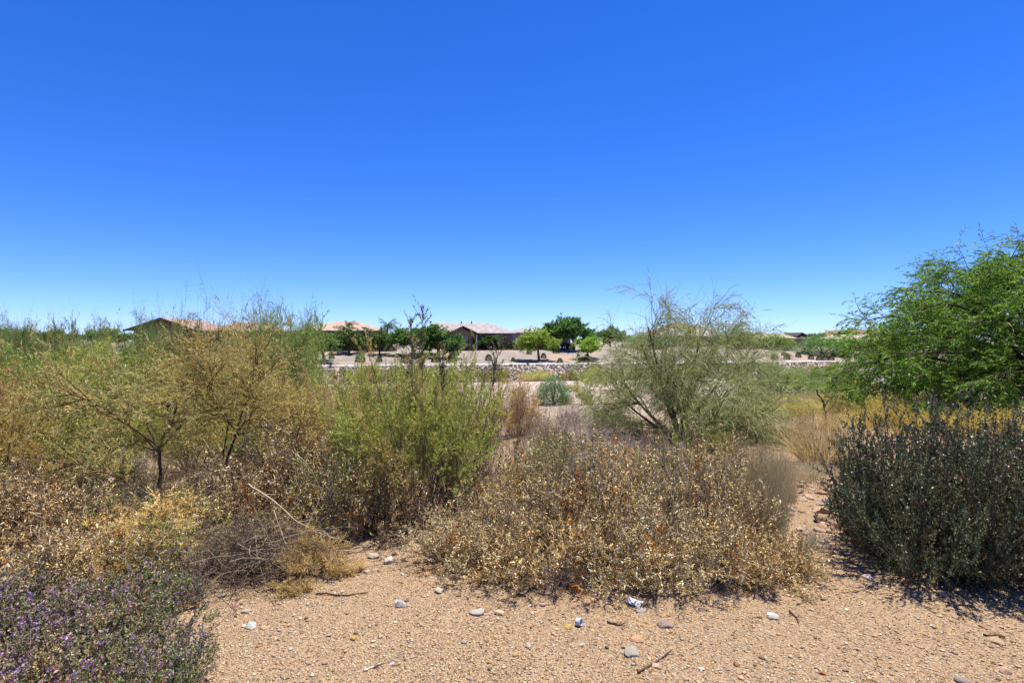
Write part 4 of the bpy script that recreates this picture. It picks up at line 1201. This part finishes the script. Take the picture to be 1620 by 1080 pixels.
treelet('feathery_treelet', "yellow feathery treelet on dark forked trunk left of the twig heap", 255, 808, [
    ([(255, 808, 0), (252, 750, .02), (253, 690, 0)], .026, .02),
    ([(253, 690, 0), (285, 640, .1), (345, 612, .2)], .013, .006), ([(253, 690, 0), (225, 650, -.1), (165, 612, -.2), (128, 585, -.3)], .015, .006),
    ([(253, 690, 0), (265, 640, .1), (272, 590, .2), (276, 550, .25)], .014, .005), ([(250, 800, 0), (215, 740, -.2), (160, 708, -.3), (100, 690, -.4)], .016, .006),
    ([(253, 695, 0), (205, 684, .1), (150, 692, .2), (110, 700, .3)], .011, .005), ([(253, 700, 0), (230, 640, .4), (212, 595, .6)], .012, .005),
    ([(253, 700, 0), (295, 630, -.3), (312, 580, -.5)], .012, .005), ([(253, 705, 0), (180, 640, .5), (90, 600, .8), (60, 560, .9)], .012, .005),
    ([(253, 700, 0), (240, 620, -.5), (190, 570, -.8)], .011, .005)], hx1, 13, 1)
treelet('feathery_treelet', "taller yellow feathery treelet with leaning twin stems behind the fallen branch", 345, 800, [
    ([(345, 800, 0), (352, 730, .02), (375, 662, 0)], .02, .016),
    ([(375, 662, 0), (385, 600, .1), (393, 560, .2), (396, 515, .2)], .013, .005), ([(375, 662, 0), (350, 610, -.1), (345, 565, -.2), (335, 525, -.2)], .012, .005),
    ([(352, 730, 0), (345, 650, .2), (325, 600, .4), (308, 555, .5)], .012, .005), ([(370, 670, 0), (410, 630, -.2), (425, 590, -.3)], .012, .005),
    ([(372, 668, 0), (410, 655, .3), (440, 640, .5)], .011, .005), ([(360, 840, -.3), (392, 790, -.2), (430, 735, -.1), (470, 690, 0)], .016, .006),
    ([(375, 662, 0), (370, 605, -.4), (364, 565, -.5)], .011, .004), ([(375, 662, 0), (385, 600, .5), (380, 560, .6)], .011, .004)], '#bca664 #c8b06a #ac9c54 #d6c490 #a8a458 #bc9a5c #98a054', 12, 2)

FW = "yellowing feathery shrubs in the left brush"
for k, (px, py, h_, w_, tn) in enumerate([
    (90, 770, 170, 210, (1, .95, .9)), (20, 760, 180, 200, (.95, .85, .8)), (-30, 800, 200, 200, (.95, .85, .8)), (180, 760, 170, 200, (1, 1, .95)), (440, 745, 150, 190, (1.1, 1.05, 1)),
    (500, 735, 130, 170, (1.1, 1.05, 1.05)), (300, 745, 160, 200, (1.05, 1, .9)), (60, 720, 150, 200, (.9, 1, .85)), (150, 715, 160, 200, (.95, 1, .85)), (240, 715, 160, 200, (1, 1, .85)),
    (380, 715, 150, 200, (1.05, 1, .95)), (470, 700, 110, 170, (1.1, 1.08, 1.05)), (-20, 715, 150, 200, (.85, .95, .85)), (110, 690, 130, 190, (.85, 1, .85)), (200, 690, 130, 190, (.9, 1, .85)),
    (300, 690, 130, 190, (.95, 1, .9)), (20, 690, 140, 180, (.8, .98, .85)), (400, 690, 110, 160, (1, 1, .95)), (540, 690, 80, 120, (1.1, 1.1, 1.05)), (590, 680, 90, 110, (1.0, .9, .8))]):
    vv = (2, 3, 1, 2, 0, 3, 2, 2, 2, 2, 0, 3, 2, 2, 2, 2, 2, 2, 3, 3)[k]
    plant('feathery', px, py, h_, w_, 'feathery_shrub', ("yellowing", "yellowing", "greenish", "pinkish tan")[vv] + " feathery shrub in the tangle behind the two treelets", 'shrub', FW, tint=(tn[0] * 1.04, tn[1] * 1.05, tn[2] * .95), var=vv)
for k, (px, d, top, w_) in enumerate(((30, 11.5, 556, 130), (130, 12.5, 548, 130), (225, 11.8, 560, 130), (320, 12, 545, 120), (85, 14, 538, 130), (180, 14.5, 535, 130), (275, 14, 538, 130), (-20, 13, 545, 130), (380, 13, 545, 110))):
    plant_d('broom' if k % 2 else 'broom_dark', px, d, top, w_, 'broom_bush', "mid green broom between the feathery tangle and the skyline thicket", 'bush', "green brooms behind the feathery tangle", tint=((.9, .95, .8), (1.15, 1.15, 1))[k % 2])
for k, (px, py, h_, w_, lb) in enumerate([
    (240, 868, 85, 200, "ochre feathery clump draped over the litter below the forked trunk"), (195, 915, 80, 150, "ochre feathery clump reaching down to the purple sage"), (495, 908, 72, 110, "ochre feathery clump at the gravel edge beside the twig heap"),
    (55, 790, 70, 110, "rusty feathery clump under the thicket at far left"), (110, 800, 50, 90, "rusty feathery clump left of the forked trunk"), (460, 935, 24, 70, "low straw clump on the gravel under the fallen branch"), (545, 905, 22, 60, "yellow green low clump on the gravel strip")]):
    plant('feathery_orange', px, py, h_, w_, 'feathery_clump', lb, 'clump', "ochre feathery clumps", tint=(1.05, 1.02, .92))
plant('broom', 385, 760, 95, 60, 'green_weed', "bright green upright weed beside the twin stemmed treelet", 'weed', tint=(.7, 1, .6))
plant('broom', 560, 700, 90, 90, 'broom_bush', "bright green broom sprig left of the central broom", 'bush', tint=(.8, 1, .6))
plant('twiggy', 165, 775, 80, 150, 'dry_bush', "grey drooping dead twig mound left of forked trunk", 'bush', "dead grey mounds", tint=(.95, .92, .92))
plant('twiggy', 120, 890, 60, 170, 'dry_bush', "grey dead twig tangle among the brown litter above the sage", 'bush', "dead grey mounds", tint=(.7, .68, .7))
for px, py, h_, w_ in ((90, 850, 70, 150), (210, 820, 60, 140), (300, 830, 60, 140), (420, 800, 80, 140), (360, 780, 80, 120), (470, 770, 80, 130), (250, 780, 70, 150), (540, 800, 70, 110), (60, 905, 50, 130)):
    plant('twiggy', px, py, h_, w_, 'dry_bush', "dead twig bush tinted dark as shaded gaps in the left brush", 'bush', "dead grey bushes in the left brush", tint=(.62, .56, .5))  # dark tint paints the shaded gaps of the brush into these bushes
for px, py, h_, w_ in ((880, 925, 60, 120), (1010, 900, 110, 150), (930, 850, 150, 150), (1090, 850, 140, 150), (820, 880, 100, 130)):
    plant('twiggy', px, py, h_, w_, 'dry_bush', "grey bare twig bush showing through the curled leaf mound", 'bush', "bare twigs in the mound", tint=(.85, .8, .74))
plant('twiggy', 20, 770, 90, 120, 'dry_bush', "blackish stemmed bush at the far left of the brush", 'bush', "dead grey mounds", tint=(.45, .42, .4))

# heap of dead twigs
x, y, z = at(400, 915)
G = Geo(); n = 300
st = np.stack([rng.normal(0, .26, n), rng.normal(.05, .16, n), rng.uniform(.0, .32, n) * 1.0], 1)
a = rng.uniform(0, 6.28, n)
P = grow(st, np.stack([np.cos(a), .5 * np.sin(a), rng.normal(0, .35, n)], 1), rng.uniform(.15, .6, n), 8, .13, (0, 0, -.05))
P[..., 2] = np.maximum(P[..., 2], .004)
tubes(G, P, rng.uniform(.0016, .004, n), .001, 3, pal('#6e5e4e #54463a #857462 #3e342a #a8967c', n, .25))  # twig browns darkened to carry the heap's inner shadow
p, d, _, t = kids(P, 5, .2, 1, .7, .3); Q = grow(p, d, rng.uniform(.04, .2, len(p)), 4, .2); Q[..., 2] = np.maximum(Q[..., 2], .003)
ribbons(G, Q, .0028, .001, pal('#5c4e42 #463c32 #75675a', len(Q), .25))
o = obj('twig_heap', G.mesh('twig_heap', M_BARK), loc=(x, y, z)); tag(o, "heap of grey dead twigs at the edge of the gravel", 'twigs')
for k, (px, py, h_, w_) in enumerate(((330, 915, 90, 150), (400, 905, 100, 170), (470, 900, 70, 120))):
    plant('twiggy', px, py, h_, w_, 'dry_bush', "dead bush tinted dark as the shade inside the twig heap", 'bush', "dead bushes in the twig heap", tint=(.48, .42, .36))  # dark tint stands in for shadow within the heap

stick('fallen_branch', [(393, 765, 4.7), (430, 790, 4.6), (470, 825, 4.5), (520, 848, 4.4)], .007, .003, '#a89878', "long pale bare branch fallen across the brown brush", 'branch', 6, 7)
stick('fallen_branch', [(433, 806, 4.3), (446, 845, 4.2), (462, 880, 4.1), (484, 911, 4.08)], .005, .003, '#9c8c72', "thin pale bare branch leaning down to the gravel", 'branch', 6, 3)
stick('fallen_branch', [(404, 845, 4.15), (407, 880, 4.1), (419, 922, 4.02)], .005, .003, '#a89c8c', "thin grey upright twig standing in the twig heap", 'branch', 5, 3)

# right hand dark shrubs
plant('darkshrub', 1470, 902, 246, 275, 'dark_shrub', "dark grey green shrub with leafy spikes beside the rocky path", 'shrub', "dark shrubs on the right", rz=.7, tint=(.98, 1.04, .8))
plant('darkshrub', 1390, 868, 176, 140, 'dark_shrub', "small dark shrub on the rocky path's edge", 'shrub', "dark shrubs on the right", rz=3.3, tint=(.98, 1.04, .8))
plant('darkshrub', 1590, 902, 232, 290, 'dark_shrub', "dark reddish tinged shrub right of the spiky dark shrub", 'shrub', "dark shrubs on the right", rz=2.6, tint=(1.1, .92, .78))
plant('darkshrub', 1700, 905, 230, 280, 'dark_shrub', "dark shrub at the end of the dark row under the mesquite", 'shrub', "dark shrubs on the right", rz=4.1, tint=(.98, 1.04, .8))
plant('darkshrub', 1530, 850, 190, 260, 'dark_shrub', "dark shrub filling the gap behind the spiky dark shrub", 'shrub', "dark shrubs on the right", rz=5.2, tint=(.85, .8, .78))

# purple sage
SG = "purple flowering sage by the gravel"
for k, (px, py, h_, w_) in enumerate([(20, 1075, 130, 230), (120, 1060, 125, 220), (215, 1045, 110, 190), (275, 1078, 110, 150), (60, 1010, 100, 200), (150, 1000, 100, 190), (235, 965, 90, 150), (300, 955, 60, 80), (-40, 1020, 130, 220), (80, 1140, 140, 270), (215, 1130, 130, 230), (-40, 1150, 150, 270)]):
    plant('sage', px, py, h_ * .86, w_ * .95, 'sage_bush', "low sage with small grey green leaves and purple flowers beside the gravel", 'sage', SG, var=k % 2, tint=((1, 1, 1), (1.15, 1.0, .95), (.95, 1.05, .85), (1.1, 1.05, 1.1))[k % 4])
# strap-leaved weed
x, y, z = at(75, 925)
G = Geo(); n = 16; a = rng.uniform(0, 6.28, n)
P = grow(np.zeros((n, 3)) + [0, 0, .12], np.stack([np.cos(a), np.sin(a), rng.uniform(.3, 1.2, n)], 1), rng.uniform(.14, .3, n), 7, .06, (0, 0, -.14))
ribbons(G, P, .018, .004, pal('#a3ac3c #8f9c38 #c4b84a #6f8a34', n, .2)); 
T_ = grow(np.array([[0, 0, -.02]]), np.array([[0, 0, 1.]]), .2, 4, .05); tubes(G, T_, .007, .005, 5, lin('#7a8a40'))
o = obj('strap_leaved_weed', G.mesh('strap_leaf', M_LEAF), loc=(x, y, z)); tag(o, "yellow green strap leaved weed above the purple sage", 'weed')

# dry grass beside the path
plant('grass_grey', 1212, 862, 115, 80, 'grass_tuft', "tall grey tan dry grass on the left of the rocky path", 'grass', "dry grass by the path")
plant('grass_grey', 1190, 830, 125, 110, 'grass_tuft', "olive tan dry grass behind the tall grey grass", 'grass', "dry grass by the path", tint=(1, .95, .75))
plant('grass_grey', 1200, 780, 85, 90, 'grass_tuft', "olive dry grass between palo verde and the path", 'grass', "dry grass by the path", tint=(.95, .95, .75))
plant('grass_grey', 1240, 790, 60, 50, 'grass_tuft', "pale dry grass at the path's upper bend", 'grass', "dry grass by the path", tint=(1.15, 1.1, 1))
plant('twiggy', 1293, 866, 34, 66, 'dry_bush', "small silver grey twig tuft on the path", 'bush', tint=(1.1, 1.1, 1.12))
plant('grass_grey', 1255, 755, 30, 90, 'grass_tuft', "flattened pale dry grass below the big straw tuft", 'grass', "dry grass by the path", tint=(1.15, 1.1, 1.02))
plant('grass_grey', 1320, 752, 24, 90, 'grass_tuft', "flattened silver dry grass at the big straw tuft's foot", 'grass', "dry grass by the path", tint=(1.0, 1.0, 1.05))
o = plant('twiggy', 1140, 905, 70, 170, 'dry_bush', "silver grey dead twigs breaking through the withered mound", 'bush', tint=(1.15, 1.12, 1.08))

# ------------------------------------------------------------------ stones
stone_mats = {}
def stone_mesh(k):
    v, f = ico(2)
    r_ = np.random.default_rng(100 + k)
    V = v.copy()
    for _ in range(7):                      # planar cuts give a broken, faceted stone
        n = unit(r_.normal(size=3)); c = r_.uniform(.55, .85)
        dd = V @ n; V = V - np.where(dd > c, dd - c, 0)[:, None] * n
    V = V * (1 + .05 * r_.normal(size=(len(V), 1)))
    G = Geo(); G.add(V, np.ones(3), tris=f); return G
SM = mat_simple("stone", '#ffffff', .85, .18, 3.0, .35, 9.0)
STONES = [stone_mesh(k).mesh('stone', SM) for k in range(6)]
def stone(px, py, wpx, hexc, label, flat=.5, k=None, dep=.8, rz=None):
    x, y, z = at(px, py)
    r0 = wpx / F * y / 2
    o = obj('stone', STONES[int(rng.integers(6)) if k is None else k], loc=(x, y, z + r0 * flat * .3), rot=(rng.normal(0, .15), rng.normal(0, .15), rng.uniform(0, 6.28) if rz is None else rz), scale=(r0, r0 * dep, r0 * flat))
    o.color = (*(lin(hexc) * .62 + lin('#b0906c') * .25), 1); tag(o, label, 'stone', 'stones on the gravel'); return o
for px, py, w_, hx, lb in (
    (322, 944, 18, '#b8b2aa', "pale grey stone by the sage's right edge"), (352, 942, 16, '#a39c96', "grey stone beside the pale stone near the sage"),
    (372, 958, 18, '#d3a898', "small pink stone on the gravel by the sage"), (388, 968, 16, '#cbb89c', "small cream stone below the pink stone"), (396, 991, 24, '#c0c6c6', "flat pale blue chip of stone on the gravel"),
    (418, 994, 14, '#d0a884', "small tan stone beside the pale blue chip"), (590, 881, 22, '#c9bba9', "pale buff stone on the gravel strip below the broom"), (617, 889, 24, '#d8cdc2', "whitish rounded stone beside the withered mound"),
    (580, 905, 12, '#d6c0b0', "small pale stone on the gravel strip"), (695, 936, 17, '#ddd2c2', "white stone at the mound's left foot"), (633, 958, 22, '#b0aeaa', "blue grey flat stone on the open gravel"),
    (757, 969, 28, '#b8b4b0', "wide flat blue grey stone before the mound"), (791, 971, 18, '#e2c8a4', "cream rounded stone next to the flat blue grey one"), (857, 957, 13, '#d8b0a8', "small pink stone at the mound's foot"),
    (898, 992, 14, '#cfae4c', "small mustard yellow stone on the gravel"), (939, 950, 15, '#cfa27a', "orange tan stone at the mound's foot near the paper"), (860, 930, 14, '#c98f6c', "orange stone tucked under the mound"),
    (1053, 990, 26, '#a08a88', "mauve stone on the open gravel below the paper"), (1008, 1012, 24, '#d09a78', "salmon coloured block on the gravel"), (1000, 1034, 32, '#a3a29c', "grey slab beside the salmon block"),
    (1037, 1052, 17, '#d8b298', "pale peach stone below the grey slab"), (1012, 966, 20, '#a8a6a4', "thin grey sliver on the gravel"), (1375, 915, 24, '#d8c4bc', "pale pink flat stone before the dark shrub"),
    (1435, 920, 26, '#a86a54', "brick red stone before the dark shrub"), (1308, 826, 50, '#8a6f5c', "big flat brown rock on the path"), (1300, 810, 32, '#cfa88c', "peach slab behind the flat brown rock"),
    (1306, 797, 24, '#9a9294', "grey stone on the path"), (1322, 778, 30, '#a09a98', "blue grey rock against the dark shrub"), (1286, 752, 18, '#d8d0c6', "white stone on the upper path"),
    (1273, 749, 18, '#c08a62', "orange stone on the upper path"), (1295, 744, 22, '#b09a8a', "tan slab on the upper path"), (1315, 758, 20, '#c4a890', "buff stone on the upper path's right"), (1270, 738, 20, '#b5a090', "buff stone at the upper path's end"),
    (1335, 815, 26, '#a8a49c', "pale grey stone half under the dark shrub"), (1301, 1065, 13, '#a8643c', "rust coloured pebble on the gravel"), (1523, 1078, 24, '#8a7e84', "purple grey stone at the gravel's right end"),
    (1110, 1058, 12, '#e0dad2', "white pebble on the gravel"), (1165, 1052, 12, '#9a5a40', "dark red pebble on the gravel"), (1225, 978, 20, '#b0aca8', "bluish broken stone on the right gravel"),
    (1490, 940, 20, '#cdb09a', "pale buff stone on the right gravel"), (1575, 1015, 26, '#bfa284', "long buff chip on the right gravel"), (1400, 692, 26, '#d8b8a0', "pale rock behind the dark shrub's spikes"),
    (1062, 714, 26, '#d8b8a2', "pale pink rock behind the withered mound"), (1045, 722, 18, '#cfae98', "smaller pink rock behind the withered mound"), (905, 660, 18, '#b8b0aa', "grey rock in the silvery brush"), (1435, 655, 30, '#cfa884', "tan boulder behind the dark shrub"),
    (655, 842, 20, '#e0d4cc', "white crumpled looking stone at the broom's foot"), (640, 846, 16, '#6a625e', "dark stone at the broom's foot"), (1590, 1062, 20, '#d0a890', "peach flat stone at the gravel's right end"),
    (520, 1005, 12, '#b0a8a4', "small grey pebble on the left gravel"), (560, 1010, 14, '#c4a840', "yellow leaf like chip on the left gravel"), (620, 1050, 12, '#d8d4cc', "small white pebble on the left gravel"), (735, 1015, 12, '#a8a4a0', "small grey pebble in the middle gravel"), (835, 1022, 14, '#c4bcb4', "pale pebble in the middle gravel"),
    ):
    stone(px, py, w_, hx, lb, rng.uniform(.35, .6))
for k in range(60):
    px = rng.uniform(330, 1620); py = rng.uniform(960, 1090)
    hx = ('#c9a482', '#b8a898', '#d3b8a0', '#9c8878', '#b5866a')[k % 5]
    stone(px, py, rng.uniform(6, 11), hx, "small pebble scattered on the open gravel", .55)
for k in range(70):
    py = rng.uniform(735, 865); px = rng.uniform(1248, 1335)
    stone(px, py, rng.uniform(7, 20), ('#c4a890', '#b8a898', '#d3bca8', '#a08c7c', '#b58a6c')[k % 5], "small stone scattered on the rocky path", .5)

# litter: paper scrap, bottle cap piece, plastic bits, twigs
def scrap(px, py, w, h, hexes, label, name, seed):
    x, y, z = at(px, py); n = 7
    u = np.linspace(-.5, .5, n); X, Y = np.meshgrid(u * w, u * h)
    r_ = np.random.default_rng(seed)
    Z = .012 + .18 * w * (nz(X / w, Y / w, 5, seed) * .5 + nz(X / w, Y / w, 11, seed + 1) * .35) + .06 * w
    i = (np.arange(n - 1)[:, None] * n + np.arange(n - 1)[None, :]); q = np.stack([i, i + 1, i + n + 1, i + n], -1).reshape(-1, 4)
    top = np.stack([X, Y, Z], -1).reshape(-1, 3); bot = top - [0, 0, .0012]
    G = Geo(); G.add(np.concatenate([top, bot]), pal(hexes, 2 * n * n, .1), quads=np.concatenate([q, q[:, ::-1] + n * n]))
    o = obj(name, G.mesh(name, M_BARK), loc=(x, y, z), rot=(.25, .1, -.6)); tag(o, label, 'litter')
scrap(1004, 955, .10, .06, '#d4d2cc #c8c4bc #dcd8d0', "crumpled white paper scrap at the foot of the mound", 'paper_scrap', 3)
scrap(634, 956, .07, .03, '#a8bcd0 #c0ccd8', "bluish plastic scrap on the left gravel", 'plastic_scrap', 5)
scrap(1222, 975, .06, .03, '#b0b8c8 #d0d4da', "pale torn plastic scrap on the right gravel", 'plastic_scrap', 8)
x, y, z = at(912, 988)
G = Geo(); a = np.linspace(0, 2 * math.pi, 15)[:-1]; R0 = .022
ring = lambda r, zz: np.stack([r * np.cos(a), r * np.sin(a), np.full(14, zz)], 1)
V = np.concatenate([ring(R0 * .8, 0), ring(R0, .004), ring(R0, .034), ring(R0 * .86, .034), ring(R0 * .86, .008), [[0, 0, .008]]])
q = [[j * 14 + i, j * 14 + (i + 1) % 14, (j + 1) * 14 + (i + 1) % 14, (j + 1) * 14 + i] for j in range(4) for i in range(14)]
G.add(V, lin('#b8bcc0'), quads=q, tris=[[56 + i, 56 + (i + 1) % 14, 70] for i in range(14)])
o = obj('bottle_cap', G.mesh('bottle_cap', M_BARK), loc=(x, y, z + .02), rot=(1.35, .2, .9)); tag(o, "grey plastic cap lying on its side on the gravel", 'litter')
for k, pts in enumerate((((500, 940), (540, 943), (582, 938)), ((1010, 1065), (1040, 1045), (1062, 1030)), ((575, 1062), (605, 1050)), ((1248, 967), (1258, 975), (1262, 985)), ((610, 855), (650, 845)), ((560, 868), (600, 862)), ((1555, 1005), (1590, 1009)), ((960, 985), (985, 990)))):
    W_ = []
    for q_ in pts: W_.append(np.array(at(*q_)) + [0, 0, .008])
    P = poly(W_, 6) + rng.normal(0, .003, (6, 3)); b0 = P[0].copy(); G = Geo(); tubes(G, (P - b0)[None], .006, .003, 5, lin(('#4a3a2e', '#54443a', '#c4b8a0')[k % 3]))
    p, d, _, t = kids((P - b0)[None], 5, .1, .95, .6, .2); Q = grow(p, d, .06, 4, .15); Q[..., 2] = np.maximum(Q[..., 2], -.01); tubes(G, Q, .0028, .0012, 3, lin('#5d4a3c'))
    o = obj('ground_twig', G.mesh('ground_twig', M_BARK), loc=tuple(b0)); tag(o, "short dry twig lying on the open gravel", 'twig', 'twigs on the gravel')

# ------------------------------------------------------------------ uncountable cover: gravel, leaf litter, dry grass
G = Geo(); n = 5200
x = rng.uniform(-3.4, 4.2, n); y = rng.uniform(2.5, 8.2, n); z = H(x, y)
sz = .005 + .011 * rng.uniform(0, 1, n) ** 2.2
cols = '#d0b080 #c09e6c #dec49c #a88c68 #94785a #beb2a2 #d0a884 #7d6750 #e4d6b8'
scatter_rocks(G, np.stack([x, y, z + sz * .25], 1), sz, pal(cols, n, .2), ico(0), .6)
n = 46000
y = 2.45 + 4.2 * rng.uniform(0, 1, n) ** 1.5; x = rng.uniform(-1, 1, n) * (y * .95); z = H(x, y)
sz = .0028 + .0066 * rng.uniform(0, 1, n) ** 2
scatter_rocks(G, np.stack([x, y, z + sz * .2], 1), sz, pal(cols, n, .2), (OCT_V, OCT_F), .7)
o = obj('gravel', G.mesh('gravel', M_GRIT, False)); tag(o, "loose tan granite gravel covering the bare ground", 'gravel', kind='stuff')

G = Geo()
n = 34000
y = 2.6 + 8 * rng.uniform(0, 1, n) ** 1.4; x = rng.uniform(-1, 1, n) * y * .95
dens = .12 + .88 * ((nz(x, y, 2.2, 31) > .15) | (y > 3.75 + .25 * nz(x, y, 4.0, 33)))
k = rng.uniform(0, 1, n) < dens
x, y = x[k], y[k]; n = len(x)
d = rng.normal(size=(n, 3)) * [1, 1, .25]
leaf(G, np.stack([x, y, H(x, y) + .006], 1), d, rng.uniform(.008, .028, n), rng.uniform(.002, .006, n), pal('#8f6c40 #6b4e30 #b89a68 #4c3a2a #a3834f', n, .25), .2)
o = obj('leaf_litter', G.mesh('leaf_litter', M_DRY)); tag(o, "fallen dead leaf litter strewn over the ground", 'leaf litter', kind='stuff')

G = Geo()
n = 14000
y = 6.5 + 60 * rng.uniform(0, 1, n) ** 2; x = rng.uniform(-1, 1, n) * y * .95
m = nz(x, y, .5, 41) + .5 * nz(x, y, 1.7, 43) > -.15
bare = (np.abs(x / y * F + 810 - 515) < 60) & (y > 30)
k = m & ~bare; x, y = x[k], y[k]; n = len(x)
P = grow(np.stack([x, y, H(x, y)], 1), np.stack([rng.normal(0, .4, n), rng.normal(0, .4, n), np.ones(n)], 1), rng.uniform(.08, .3, n), 4, .1, (0, 0, -.08))
ribbons(G, P, .004 + .0006 * y, .002, pal('#b59c6c #9a8258 #c9b488 #8a7c58 #a39478', n, .25))
o = obj('dry_grass', G.mesh('dry_grass', M_DRY)); tag(o, "sparse dry annual grass over the wash floor", 'dry grass', kind='stuff')
